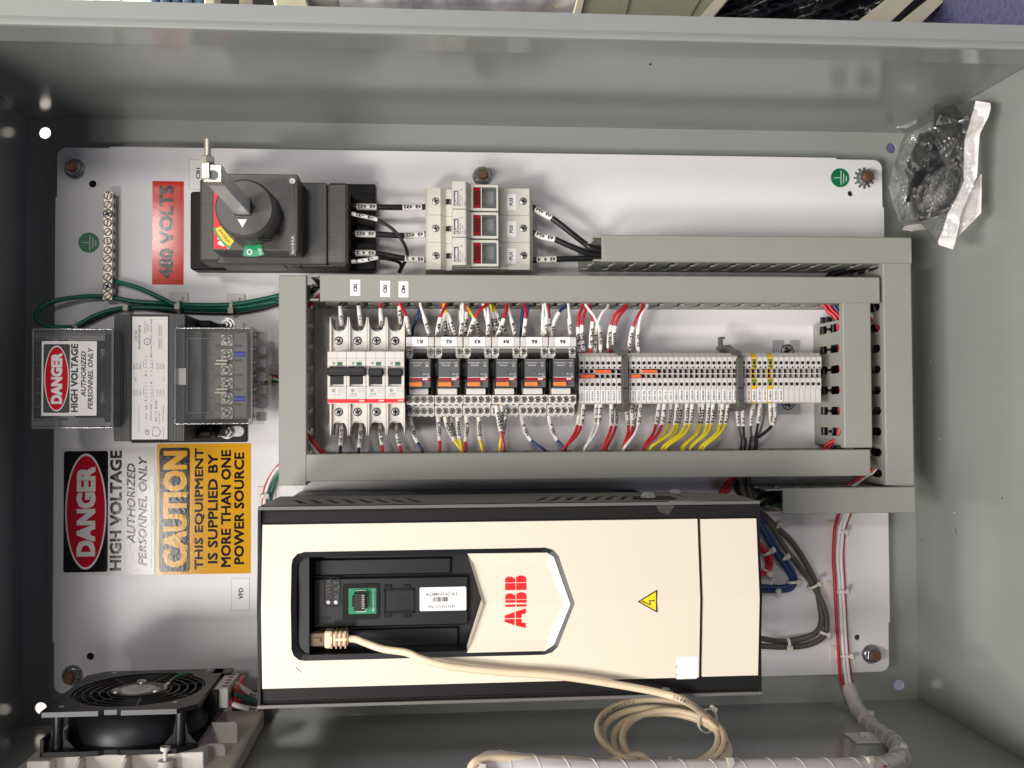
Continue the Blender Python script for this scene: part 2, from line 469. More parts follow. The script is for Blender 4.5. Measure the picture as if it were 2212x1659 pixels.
# olive door panel leaning behind
t = thing('metal_door', 'olive grey sheet metal door with pale folded edges leaning behind the cabinet', 'door', P(1400, 20, -60))
mb = MB(); mb.prism(UVpoly([(1236, 85), (1268, -40), (1600, -40), (1490, 85)], -62), -78, -62, 'olive_panel')
for (u0, u1, v0u, v1u) in ((1322, 1338, 1350, 1368), (1450, 1462, 1518, 1534)):
    mb.prism(UVpoly([(u0, 85), (v0u, -40), (v1u, -40), (u1, 85)], -60), -62, -57, 'olive_panel')
part(t, 'door_sheet', mb)
mb = MB(); mb.prism(UVpoly([(1222, 85), (1258, -40), (1272, -40), (1240, 85)], -60), -80, -52, 'cream_trim', ch=2); part(t, 'folded_edge', mb)
mb = MB(); mb.prism(UVpoly([(1470, 85), (1578, -40), (1606, -40), (1500, 85)], -60), -80, -54, 'cream_trim', ch=2); part(t, 'folded_edge', mb)
# black plastic sheet
mb = MB(); nu, nv = 46, 14; vs = []
rr = random.Random(3)
for j in range(nv + 1):
    for i in range(nu + 1):
        u = 1490 + 420 * i / nu + (nv - j) * 5; v = -45 + 140 * j / nv
        z = -115 + 26 * math.sin(i * .55 + j * .9) * math.sin(j * .7 + i * .13) + rr.uniform(-6, 6)
        vs.append(P(u, v, z))
fs = [(j * (nu + 1) + i, j * (nu + 1) + i + 1, (j + 1) * (nu + 1) + i + 1, (j + 1) * (nu + 1) + i) for j in range(nv) for i in range(nu)]
mb.add(vs, fs, 'bin_bag', True)
mb.add([Vector(p) + Vector((0, 0, -22)) for p in vs], fs, 'bin_bag', True)
single('plastic_sheet', 'crumpled black plastic sheeting lying between the olive door and the cream trim', 'plastic sheet', mb)
# cream trim strips on the floor side
for k, (q, lab) in enumerate((([(1795, 90), (1965, -40), (2016, -40), (1880, 90)], 'wide cream painted trim strip beside the black plastic sheeting'),
                              ([(1890, 90), (2052, -40), (2082, -40), (1950, 90)], 'narrow cream trim strip at the edge of the blue floor'))):
    mb = MB(); mb.prism(UVpoly(q, -60), -100, -58, 'cream_trim', ch=3); single('trim_strip', lab, 'trim strip', mb, group='cream trim strips behind the cabinet')
mb = MB(); mb.prism(UVpoly([(1868, 90), (2010, -40), (2056, -40), (1905, 90)], -90), -120, -90, 'steel_dark'); single('metal_channel', 'dark metal channel between the two cream trim strips', 'channel', mb)
# bits on the left of the strip
mb = MB()
for k in range(5): mb.prism(UVpoly([(322 + k * 24, 70), (322 + k * 24, -40), (342 + k * 24, -40), (342 + k * 24, 70)], -150), -190, -150 + 3 * (k % 2), 'blue_fabric', ch=3)
single('slatted_box', 'slate blue ribbed box behind the upper rim of the cabinet', 'box', mb)
mb = MB(); mb.prism(UVpoly([(441, 70), (441, -40), (466, -40), (463, 70)], -120), -150, -120, 'cream_trim', ch=2)
single('post', 'slim cream post beside the slate blue ribbed box', 'post', mb)
mb = MB(); mb.prism(UVpoly([(466, 70), (470, -40), (600, -40), (596, 70)], -200), -240, -200, 'steel_dark'); mb.prism(UVpoly([(520, 60), (520, 5), (548, 5), (548, 60)], -190), -200, -180, 'cream_trim')
single('motor_housing', 'dark grey housing behind the rim with a small pale fitting', 'housing', mb)
mb = MB(); mb.prism(UVpoly([(602, 70), (584, -40), (650, -40), (690, 70)], -80), -110, -76, 'cream_trim', ch=4)
single('plastic_hopper', 'tapered cream plastic piece beside the conduit coupling', 'plastic piece', mb)
mb = MB(); mb.prism(UVpoly([(198, 60), (205, -30), (255, -30), (270, 60)], -140), -150, -140, 'paper_white')
single('paper_sheet', 'white paper sheet peeking over the upper rim at the far left', 'paper', mb)

# ================================================================== enclosure
X0, X1, YT, YB, ZB, ZF = -37., 879., 34.5, -568.5, -20., 285.
ENC = thing('cabinet', 'open grey painted steel electrical cabinet holding all the equipment', 'cabinet', (X1, (YT + YB) / 2, ZB))
holes = []
for (u, v) in ((97, 287), (88, 1530), (1942, 1480), (1925, 320)):
    p = P(u, v, -20); holes.append(circle(p.x, p.y, 5.7, 28))
mb = MB(); mb.prism([(X0, YB), (X1, YB), (X1, YT), (X0, YT)], ZB - 2, ZB, 'enamel', holes=holes); part(ENC, 'back_panel', mb)
def wallbox(*a):
    m = MB(); m.box(*a, 'enamel', .6); part(ENC, 'side_wall', m)
wallbox(X0 - 2, X1 + 2, YT, YT + .5, ZB - 2, ZF); wallbox(X0 - 2, X1 + 2, YB - 2, YB, ZB - 2, ZF)
wallbox(X0 - 2, X0, YB, YT, ZB - 2, ZF); wallbox(X1, X1 + 2, YB, YT, ZB - 2, ZF)
def flange(a0, a1, fn):
    """folded rim: face, rounded hem and a return lip, profile in (c = inward, z)"""
    prof = [(-.4, ZF), (-.4, ZF + 2.2), (12, ZF + 2.2), (15, ZF + 3.2), (17, ZF + 3.4), (18.4, ZF + 2.4), (18.8, ZF), (18.8, 254), (16.8, 253), (16.8, ZF - 1)]
    m = MB(); m.prism(prof, a0, a1, 'enamel', fn=fn); return part(ENC, 'rim_flange', m)
flange(X0 - 2, X1 + 2, lambda c, z, a: (a, YT - c, z)); flange(X0 - 2, X1 + 2, lambda c, z, a: (a, YB + c, z))
flange(YB + 19, YT - 19, lambda c, z, a: (X0 + c, a, z)); flange(YB + 19, YT - 19, lambda c, z, a: (X1 - c, a, z))
# specks of dirt stuck on the paint
mb = MB()
for (u, v, fx) in ((2010, 782, 1), (1990, 812, 1), (2062, 1107, 1), (2165, 1076, 1), (1991, 1166, 1), (2030, 950, 1)):
    p = Px(u, v, X1 - .15); mb.box(p.x - .3, p.x, p.y - .8, p.y + .8, p.z - .5, p.z + .5, 'label_white' if u % 2 == 0 else 'void', .1)
p = Py(1405, 139, YT - .2); mb.box(p.x - .8, p.x + .8, p.y - .3, p.y, p.z - 1.4, p.z + 1.4, 'void')
p = Px(2065, 1148, X1 - .2); mb.tube([(p.x, p.y + 3, p.z - 1), (p.x, p.y, p.z), (p.x, p.y - 2.5, p.z + 2)], .25, 'void', 5)
part(ENC, 'dirt_specks', mb)

# ================================================================== mounting plate
PW, PH = 838.2, 533.4
def plate_outline():
    r = 9; o = 1.6; pts = []
    n1 = P(236, 321, 0).x; n2 = P(1806, 349, 0).x; l1 = P(120, 427, 0).y; l2 = P(118, 1387, 0).y; r2 = P(1922, 1344, 0).y; r1 = l1
    pts += circle(r, -r, r, 6, PI, PI / 2) + [(n1, 0), (n1 + .6, o), (n2, o), (n2 + .6, 0)]
    pts += circle(PW - r, -r, r, 6, PI / 2, 0) + [(PW, r1), (PW + o, r1 - .6), (PW + o, r2), (PW, r2 - .6)]
    pts += circle(PW - r, -PH + r, r, 6, 0, -PI / 2) + [(n2 + .6, -PH), (n2, -PH - o), (n1 + .6, -PH - o), (n1, -PH)]
    pts += circle(r, -PH + r, r, 6, -PI / 2, -PI) + [(0, l2 - .6), (-o, l2), (-o, l1), (0, l1 + .6)]
    return pts, (n1, n2, l1, l2, r2)
pts, (n1, n2, l1, l2, r2) = plate_outline()
ph = []
for (u, v, r) in ((200, 397, 3.6), (195, 1418, 3.6), (1837, 418, 3.0), (1852, 1377, 3.0)):
    p = P(u, v, 0); ph.append(circle(p.x, p.y, r, 20))
PLATE = thing('mounting_plate', 'white painted steel back plate that carries the wiring ducts and devices', 'mounting plate', (PW, -PH / 2, -2.5))
mb = MB(); mb.prism(pts, -2.5, 0, 'plate_white', holes=ph, ch=0.)
mb.box(n1 + 2, n2 - 2, -1, 1.4, -14, -2.4, 'plate_white'); mb.box(n1 + 2, n2 - 2, -PH - 1.4, -PH + 1, -14, -2.4, 'plate_white')
mb.box(-1.4, 1, l2 + 2, l1 - 2, -14, -2.4, 'plate_white'); mb.box(PW - 1, PW + 1.4, r2 + 2, l1 - 2, -14, -2.4, 'plate_white')
part(PLATE, 'plate_sheet', mb)

def nut(u, v, label, star=False, rot=.2):
    p = P(u, v, 3); x, y = p.x, p.y
    t = thing('flange_nut', label, 'nut', (x, y, 0), 'nuts holding the mounting plate')
    mb = MB()
    if star:
        n = 12
        pts = []
        for i in range(n):
            a = 2 * PI * i / n
            for (da, r) in ((-.10, 8.2), (-.09, 11.2), (.09, 11.2), (.10, 8.2)): pts.append((x + r * math.cos(a + da), y + r * math.sin(a + da)))
        mb.prism(pts, .05, 1.6, 'nut_zinc', holes=[circle(x, y, 5.5, 18)])
        part(t, 'tooth_washer', mb); mb = MB(); h0 = 1.6
    else:
        mb.lathe((x, y, .05), (0, 0, 1), [(10, 0), (10, 1.2), (7.2, 3.2)], 'nut_zinc', 32, True); h0 = 2.0
    hexp = [(x + 7.9 * math.cos(rot + i * PI / 3), y + 7.9 * math.sin(rot + i * PI / 3)) for i in range(6)]
    mb.prism(hexp, h0, 9.0, 'nut_zinc', ch=.8); part(t, 'nut_body', mb)
    mb = MB(); prof = [(4.9, -2)] + [(4.9 + (.25 if k % 2 else -.15), 9 + k * .55) for k in range(9)] + [(4.1, 14.6)]
    mb.lathe((x, y, 0), (0, 0, 1), prof, 'copper_stud', 20, False); part(t, 'stud', mb)
nut(160, 364, 'flanged nut on a rusty stud in the corner above the ground bar', rot=.5)
nut(1042, 380, 'flanged nut on a coppery stud just above the fuse holders', rot=.1)
nut(1868, 384, 'nut over a toothed star washer beside the green earth sticker', True, .3)
nut(155, 1460, 'flanged nut on a rusty stud in the corner behind the fan', rot=.8)
nut(1884, 1414, 'flanged nut on a coppery stud near the red and white wire run', rot=.4)

# ================================================================== wiring ducts
def duct(label, axis, u0, v0, u1, v1, ext=(0, 0), pitch=20.4, phase=0., walls=(1, 1), zc=80.):
    """slotted wiring duct from the corners of its cover at height zc; ext lengthens the base past the cover"""
    x0, x1, y0, y1 = RX(u0, v0, u1, v1, zc)
    if axis == 'x': a0, a1, c0, c1 = x0, x1, y0, y1; fn = lambda a, c, z: (a, c, z)
    else: a0, a1, c0, c1 = y0, y1, x0, x1; fn = lambda a, c, z: (c, a, z)
    t = thing('wiring_duct', label, 'wiring duct', fn((a0 + a1) / 2, (c0 + c1) / 2, 0), 'slotted grey wiring ducts')
    b0, b1 = a0 - ext[0], a1 + ext[1]
    mb = MB()
    def bx(p, q, r, s_, z0, z1, m='duct_grey', bev=0.):
        A = fn(p, r, 0); B = fn(q, s_, 0); mb.box(A[0], B[0], A[1], B[1], z0, z1, m, bev)
    bx(b0, b1, c0 + 1, c1 - 1, .1, 1.7)
    for side, on in zip((0, 1), walls):
        w0, w1 = ((c0 + .9, c0 + 2.4), (c1 - 2.4, c1 - .9))[side]
        bx(b0, b1, w0, w1, 1.7, 15)
        n = int((b1 - b0) / pitch)
        k0 = b0 + ((b1 - b0) - n * pitch) / 2 + phase
        g = lambda a, z, w: fn(a, w, z)
        for i in range(-1, n + 2):
            cc = k0 + (i + .5) * pitch; h = pitch / 2
            poly = []
            prof = [(14.9, h - .02), (16, h - 4), (36, h - 4), (38, h - 1.3), (42, h - 1.3), (44.5, h - 4), (65, h - 4), (69, h - 1.2), (77, h - 1.2)]
            rt = [(min(cc + q, b1), z) for z, q in prof]; lf = [(max(cc - q, b0), z) for z, q in prof]
            if rt[1][0] - lf[1][0] < 2: continue
            mb.prism(rt + lf[::-1], w0, w1, 'duct_grey', fn=g)
    part(t, 'duct_base', mb)
    mb = MB(); bx(a0, a1, c0, c1, 77.4, zc, 'duct_grey', .8); bx(a0, a1, c0, c0 + .85, 71, 77.4, 'duct_grey'); bx(a0, a1, c1 - .85, c1, 71, 77.4, 'duct_grey')
    part(t, 'duct_cover', mb)
    return t, (x0, x1, y0, y1)
D_left, RL = duct('vertical grey duct between the transformer and the breakers', 'y', 602, 594, 662, 1049, phase=2)
D_main, RM_ = duct('long grey duct with the three breaker tags on its cover', 'x', 691, 595, 1901, 652.5, ext=(9, -4), phase=4)
D_up, RU = duct('short grey duct to the right of the fuse holders', 'x', 1300, 510, 1970, 567, ext=(11, -6), phase=1)
D_out, RO = duct('vertical grey duct standing outermost beside the cabinet wall', 'y', 1911, 568, 1972, 1048, phase=5)
D_in, RI = duct('shorter vertical grey duct at the end of the terminal row', 'y', 1822.5, 653, 1883, 967, ext=(-2, -16), phase=3)
D_bot, RB = duct('long grey duct between the terminal row and the cream drive', 'x', 661, 976, 1881, 1034, ext=(0, -2), phase=2)
D_low, RW = duct('short grey duct below the right end of the terminal row', 'x', 1691, 1053, 1978, 1109, ext=(20, -2), phase=0)
def sticker(parent, name, u, v, w, h, z, txt, tw, th, o=UP, mat='label_white', bold=.01):
    p = P(u, v, z); mb = MB(); mb.box(p.x - w / 2, p.x + w / 2, p.y - h / 2, p.y + h / 2, z, z + .15, mat)
    mb.text(txt, (p.x, p.y, z + .2), tw, th, 'ink', bold=bold, **o); part(parent, name, mb)
for (u, v, s) in ((767.5, 621.5, 'CB2'), (832, 624, 'CB3'), (871.5, 625, 'CB4')):
    sticker(D_main, 'tag_sticker', u, v, 9.2, 15, 80, s, 7.4, 3.5, bold=.04)

# earth stickers and printed plate stickers
def earth(u, v, label):
    p = P(u, v, .2); x, y = p.x, p.y; r = 10; mb = MB()
    mb.lathe((x, y, 0), (0, 0, 1), [(r, .04), (r, .2)], 'sticker_green', 36)
    for (dx, dy, w, h) in ((-3.2, 0, 7, .5), (.9, 0, .6, 15), (3.8, -.6, .6, 10.5), (6.6, -.8, .6, 6)):
        mb.box(x + dx - w / 2, x + dx + w / 2, y + dy - h / 2, y + dy + h / 2, .2, .26, 'label_white')
    single('earth_sticker', label, 'sticker', mb, group='round green earth stickers')
earth(192, 524, 'round green earth symbol sticker left of the ground bar')
earth(1815, 384, 'round green earth symbol sticker beside the star washer nut')

# red voltage sticker
x0, x1, y0, y1 = RX(329, 391.5, 397, 615, 0); mb = MB(); mb.box(x0, x1, y0, y1, .05, .25, 'sticker_red')
cx = (x0 + x1) / 2 - 1.5
mb.text('480 VOLTS', (cx, (y0 + y1) / 2 + 1, .3), 93, 14, 'sticker_ink', bold=.045, **UP)
mb.text('D58823 EMEDCO 1-800-442-3633', (x1 - 3, y1 - 18, .3), 26, 1.3, 'sticker_ink', **UP)
single('voltage_sticker', 'glossy red sticker reading 480 VOLTS between ground bar and disconnect', 'sticker', mb)

# big danger sign
x0, x1, y0, y1 = RX(133, 967, 333, 1242, 0)
t = thing('danger_sign', 'large DANGER HIGH VOLTAGE sticker on the plate beside the caution sticker', 'warning sign', ((x0 + x1) / 2, (y0 + y1) / 2, 0))
mb = MB(); mb.box(x0, x1, y0, y1, .05, .22, 'sticker_white'); 
def danger(mb, x0, x1, y0, y1, z, ink, red, white):
    """face of a danger sign, reading up the photo: dx runs x0..x1 (top of sign = x0)"""
    w = x1 - x0; h = y1 - y0
    mb.sheet(rrect(x0 + .022 * w, x0 + .5 * w, y0 + .025 * h, y1 - .025 * h, .03 * w), z, ink)
    cx = x0 + .262 * w; cy = (y0 + y1) / 2
    e = lambda a, b: [(cx + a * math.cos(i * 2 * PI / 56), cy + b * math.sin(i * 2 * PI / 56)) for i in range(56)]
    mb.sheet(e(.222 * w, .455 * h), z + .04, white); mb.sheet(e(.206 * w, .437 * h), z + .08, red)
    mb.text('DANGER', (cx + .002 * w, cy, z + .12), .705 * h, .205 * w, white, bold=.05, **UP)
    mb.text('HIGH VOLTAGE', (x0 + .585 * w, cy + .005 * h, z + .04), .945 * h, .13 * w, ink, bold=.04, **UP)
    mb.text('AUTHORIZED', (x0 + .75 * w, cy + .06 * h, z + .04), .63 * h, .092 * w, ink, shear=.22, bold=.022, **UP)
    mb.text('PERSONNEL ONLY', (x0 + .875 * w, cy, z + .04), .86 * h, .092 * w, ink, shear=.22, bold=.022, **UP)
danger(mb, x0, x1, y0, y1, .26, 'sticker_ink', 'sticker_danger', 'sticker_white')
mb.text('DS3083 © EMED Co., INC. • 1-800-442-3633', (x1 - 2.2, y0 + 36, .3), 60, 1.5, 'sticker_ink', **UP)
part(t, 'sign_face', mb)
# caution sign
x0, x1, y0, y1 = RX(338.5, 958, 542, 1240, 0)
t = thing('caution_sign', 'yellow CAUTION sticker about more than one power source', 'warning sign', ((x0 + x1) / 2, (y0 + y1) / 2, 0))
mb = MB(); mb.box(x0, x1, y0, y1, .05, .22, 'sticker_yellow'); w = x1 - x0; h = y1 - y0; cy = (y0 + y1) / 2
mb.sheet(rrect(x0 + .028 * w, x0 + .35 * w, y0 + .022 * h, y1 - .03 * h, 3), .27, 'sticker_ink')
mb.text('CAUTION', (x0 + .195 * w, cy, .32), .89 * h, .255 * w, 'sticker_yellow', bold=.04, **UP)
for i, (s, f, dc) in enumerate((('THIS EQUIPMENT', .93, 0), ('IS SUPPLIED BY', .84, .0), ('MORE THAN ONE', .9, .0), ('POWER SOURCE', .86, .0))):
    mb.text(s, (x0 + (.455 + .14 * i) * w, cy + dc, .27), f * h,   .108 * w, 'sticker_ink', bold=.035, **UP)
part(t, 'sign_face', mb)
# small clear tags
for (u, v, s, lab, w, h, tw, th) in ((519.5, 1284, 'VFD', 'clear tag reading VFD on the plate beside the cream drive', 17.5, 32, 11, 4.4), (427, 377, 'CB1', 'clear tag reading CB1 above the disconnect', 16, 30, 11, 4.0)):
    p = P(u, v, 0); mb = MB(); mb.box(p.x - w / 2, p.x + w / 2, p.y - h / 2, p.y + h / 2, .05, .22, 'label_white')
    for (qa, qb, qc, qd) in ((-w / 2, w / 2, -h / 2, -h / 2 + .3), (-w / 2, w / 2, h / 2 - .3, h / 2), (-w / 2, -w / 2 + .3, -h / 2, h / 2), (w / 2 - .3, w / 2, -h / 2, h / 2)): mb.box(p.x + qa, p.x + qb, p.y + qc, p.y + qd, .22, .25, 'ink_pale')
    mb.text(s, (p.x + .5, p.y + 1, .27), tw, th, 'ink', bold=.03, **UP); single('plate_tag', lab, 'tag', mb, group='clear printed tags on the plate')
# ================================================================== DIN rails
def rail(label, x0, x1, yc, lift=0., ends=True):
    mb = MB()
    for (a, b, z0, z1) in ((-17.5, -12.5, 6.3 + lift, 7.5 + lift), (12.5, 17.5, 6.3 + lift, 7.5 + lift), (-12.5, 12.5, lift + .1, 1.2 + lift), (-13.6, -12.5, lift + .1, 7.5 + lift), (12.5, 13.6, lift + .1, 7.5 + lift)):
        mb.box(x0, x1, yc + a, yc + b, z0, z1, 'zinc')
    t = thing('din_rail', label, 'din rail', ((x0 + x1) / 2, yc, 0), 'zinc din rails'); part(t, 'rail', mb); return t
YC = P(1300, 812, 55).y            # centre line of the main device row
XB = P(748.9, 808, 85).x           # seam between the two poles of CB2
rl = rail('zinc din rail under the breaker, relay and terminal row', XB - 22, P(1742, 812, 8).x, YC)
# rail foot at the right end, with screws
px = P(1703, 745, 6); x = px.x
for s in (1, -1):
    y = YC + s * 32; mb = MB()
    mb.box(x - 14, x + 12, YC + s * 17, YC + s * 27, .2, 3, 'zinc', .4)
    if s > 0:
        mb.box(x - 15, x - 5, YC + 27, YC + 38, .2, 3, 'zinc', .4); mb.box(x + 3, x + 12, YC + 27, YC + 38, .2, 3, 'zinc', .4)
    else: mb.box(x - 14, x + 12, YC - 38, YC - 27, .2, 3, 'zinc', .4)
    mb.screw(x, YC + s * 27, 3, 6, 'steel', rot=.4)
    part(rl, 'rail_foot', mb)

# ================================================================== miniature circuit breakers
def breaker(name, label, xc, poles, rating, model):
    """xc = centre, 17.5 mm per pole"""
    zf = 84.; t = thing(name, label, 'circuit breaker', (xc, YC, 8), 'miniature circuit breakers')
    bd = MB(); wid = 17.6 * poles
    for k in range(poles):
        x = xc + (k - (poles - 1) / 2) * 17.6; L = x - 8.7; Rr = x + 8.7
        bd.box(L, Rr, YC - 44, YC + 44, 8, 56, 'breaker_white', .4)
        bd.box(L, Rr, YC - 22.2, YC + 22.2, 50, zf - 3, 'breaker_white', .3)
        for s in (1, -1):
            f = lambda a, b, z, s=s, x=x: (x + a, YC + s * b, z)
            nt = [(-7.2, 22)] + [(-7.2, 46)] + [(-7.2 + 7.2 + 6.4 * math.cos(PI + q * PI / 12), 48.5 + 6.4 * math.sin(PI + q * PI / 12)) for q in range(13)] + [(7.2, 46), (7.2, 22)]
            bd.prism(nt, 44, 60, 'breaker_white', fn=f)
            for sx in (-1, 1):
                w = [(sx * 8.7, 22), (sx * 8.7, 46), (sx * 8.5, 55.8), (sx * 8.0, 55.8), (sx * 7.0, 47), (sx * 7.0, 22)]
                bd.prism(w, 14, 63.5, 'breaker_white', fn=f, ch=.0)
            scr = MB(); scr.screw(x - .4, YC + s * 33.6, 60, 3.4, 'steel', 'void')
            scr.lathe((x - .4, YC + s * 33.6, 60), (0, 0, 1), [(4.1, .02), (4.1, .06)], 'ink_soft', 20); part(t, 'terminal_screw', scr)
        # front: upper part, frame round the toggle, lower part
        bd.box(L, Rr, YC + 8.5, YC + 22.2, zf - 4, zf, 'breaker_white', .5)
        bd.box(L, Rr, YC - 22.2, YC - 10, zf - 4, zf, 'breaker_white', .5)
        bd.box(L, L + 2.6, YC - 10, YC + 8.5, zf - 4, zf + .2, 'breaker_white', .4); bd.box(Rr - 2.6, Rr, YC - 10, YC + 8.5, zf - 4, zf + .2, 'breaker_white', .4)
        bd.box(L + .15, Rr - .15, YC + 15.6, YC + 15.9, zf, zf + .05, 'ink_pale'); bd.box(x - .12, x + .12, YC + 11, YC + 22, zf, zf + .05, 'ink_pale')
        bd.box(x + .1, x + 4.9, YC + 9.0, YC + 12.4, zf, zf + .25, 'green_win'); bd.box(x + 2.2, x + 3.0, YC + 10, YC + 11.4, zf + .25, zf + .3, 'ink')
        for (dx, dy, w_, h_, s_) in ((-4.2, 13.4, 7.5, .9, 'CE 0.5-63'), (4.6, 13.6, 6.4, .9, '6kA 50/60')): bd.text(s_, (x + dx, YC + dy, zf + .06), w_, h_, 'ink_pale', res=1, **INV)
        bd.lathe((x - 3.0, YC + 11.2, zf), (0, 0, 1), [(1.4, .04), (1.4, .07)], 'print_pale', 14)
        for (dx, dy, w_, h_, s_) in ((4.4, -12.2, 6.5, .8, 'E93565'), (4.2, -13.8, 6.8, .8, '277/480V'), (4.4, -15.2, 5.5, .8, 'UL 489'), (-3.2, -12.4, 4, .8, 'c us')): bd.text(s_, (x + dx, YC + dy, zf + .06), w_, h_, 'ink_pale', res=1, **INV)
        bd.lathe((x - 3.4, YC - 14, zf), (0, 0, 1), [(1.5, .04), (1.5, .07)], 'print_pale', 14)
        if k == poles - 1:
            bd.text(rating, (x - 2.6, YC - 17.0, zf + .08), 5.4, 1.5, 'ink_soft', res=1, bold=.02, **INV)
            bd.text(model, (x - 3.0, YC - 19.0, zf + .08), 7.0, 1.2, 'ink_soft', res=1, **INV)
        else:
            for dx in (-1.6, 1.8):
                bd.box(x + dx - .1, x + dx + .1, YC - 19.5, YC - 11, zf, zf + .05, 'ink_pale'); bd.box(x + dx - .7, x + dx + .7, YC - 17.6, YC - 17.3, zf, zf + .05, 'ink_pale')
    bd.box(xc - wid / 2 + .1, xc + wid / 2 - .1, YC - 25.2, YC - 21.6, zf - 4, zf + .1, 'logo_red', .2)
    bd.text('ABB', (xc + wid / 2 - 3.8, YC - 23.3, zf + .15), 5.4, 1.9, 'breaker_white', bold=.06, res=1, **INV)
    bd.box(xc - wid / 2, xc + wid / 2, YC - 26, YC - 22, 56, zf - 4, 'breaker_white')
    part(t, 'case', bd)
    for k in range(poles):
        x = xc + (k - (poles - 1) / 2) * 17.6; tg = MB()
        tg.box(x - 5.4, x + 5.4, YC - 8.2, YC + 6, zf - 3.6, zf - .4, 'pit_black'); tg.box(x - 5.2, x + 5.2, YC - 4.5, YC - 3.4, zf - .4, zf + .2, 'pit_black')
        if poles == 1: tg.box(x - 6.6, x + 6.6, YC - 1.0, YC + 6.4, zf - 1, zf + 5, 'pit_black', .9)
        part(t, 'toggle', tg)
    if poles == 2:
        tg = MB(); tg.box(xc - 17.2, xc + 17.2, YC - .6, YC + 7.4, zf - 1, zf + 5.4, 'pit_black', .9)
        tg.box(xc - 17.4, xc + 17.4, YC + 1.6, YC + 2.6, zf, zf + 5.7, 'pit_black', .2); part(t, 'tie_bar', tg)
    return t
breaker('circuit_breaker', 'double pole white breaker with one black tie bar under tag CB2', XB, 2, 'K2A', 'SU 202M')
breaker('circuit_breaker', 'single pole white breaker under tag CB3, between the double breaker and the last one', XB + 26.4 + .1, 1, 'K5A', 'SU 201M')
breaker('circuit_breaker', 'single pole white breaker under tag CB4, next to relay R1', XB + 44.1, 1, 'K5A', 'SU 201M')

# ================================================================== relays in sockets
def relay_socket_proto():
    t = thing('relay_socket', 'x', 'relay socket', (0, 0, 8), 'relay sockets on the din rail')
    mb = MB()
    mb.box(-13.3, 13.3, -26, 27.7, 8, 38, 'socket_grey', .3)
    mb.box(-13.3, 13.3, 19.2, 27.7, 36, 58, 'socket_white', .4)          # upper terminals
    mb.box(-9.5, 9.5, 8, 19.2, 36, 44, 'slot_dark'); mb.box(-13.3, -7.2, 17, 19.4, 36, 57.5, 'socket_white', .3); mb.box(7.2, 13.3, 17, 19.4, 36, 57.5, 'socket_white', .3)
    mb.box(-6.6, 6.6, 18.2, 26.5, 57.9, 58.05, 'ink_soft'); mb.box(-6.4, 6.4, 18.4, 22.4, 58.0, 58.4, 'slot_dark')
    for dx in (-3.8, 3.8): mb.lathe((dx, 19.3, 50), (0, 0, 1), [(1.9, 0), (1.9, 8.7)], 'void', 14)
    mb.box(-1, 1, 18.3, 20.4, 57, 58.6, 'void')
    mb.box(-13.3, 13.3, -27, -18.2, 36, 60, 'socket_white', .4)          # two rows of lower terminals
    mb.box(-13.3, 13.3, -38, -27.6, 8, 47, 'socket_white', .4)
    for k in range(4): mb.box(-9.2 + 6.2 * k, -6.6 + 6.2 * k, -28.2, -26.9, 40, 57, 'socket_white'); mb.box(-9.2 + 6.2 * k, -6.6 + 6.2 * k, -38.9, -37.9, 20, 45, 'socket_white')
    for k, s in enumerate(('A1', 'COIL', 'A2')): mb.text(s, (-10.5 + 10.3 * k, 19.9, 58.05), 2.6, .9, 'ink_soft', res=1, **INV)
    for k, s in enumerate(('12', '22', '32', '42')): mb.text(s, (-8 + 6.2 * k, -19.2, 60.05), 1.3, .8, 'ink_soft', res=1, **INV); mb.text(s, (-8 + 6.2 * k, -28.8, 47.05), 1.3, .8, 'ink_soft', res=1, **INV)
    mb.box(-11.4, -10.2, -18, 17, 36, 50, 'mid_grey'); mb.box(10.2, 11.4, -18, 17, 36, 50, 'mid_grey')
    mb.box(10.6, 13.2, -2, 0, 40, 52, 'void'); mb.box(-13.2, -10.6, -2, 0, 40, 52, 'void')
    part(t, 'socket_body', mb)
    for (sx_, sy_, sz_) in [(dx, 23.6, 58) for dx in (-10.0, 9.9)] + [(-9.9 + 6.5 * k, -22.5, 60) for k in range(4)] + [(-9.7 + 6.4 * k, -33, 47) for k in range(4)]:
        mb = MB(); mb.screw(sx_, sy_, sz_, 2.6); part(t, 'terminal_screw', mb)
    mb = MB(); mb.box(-13.2, 13.2, 28.0, 37, 30, 64, 'term_white', .5); mb.box(-7.8, 7.4, 28.1, 36.9, 64, 64.3, 'label_white'); mb.box(7.5, 7.75, 28, 37, 63.9, 64.15, 'ink_pale'); mb.box(-8.2, -7.95, 28, 37, 63.9, 64.15, 'ink_pale')
    part(t, 'tag_holder', mb)
    return t
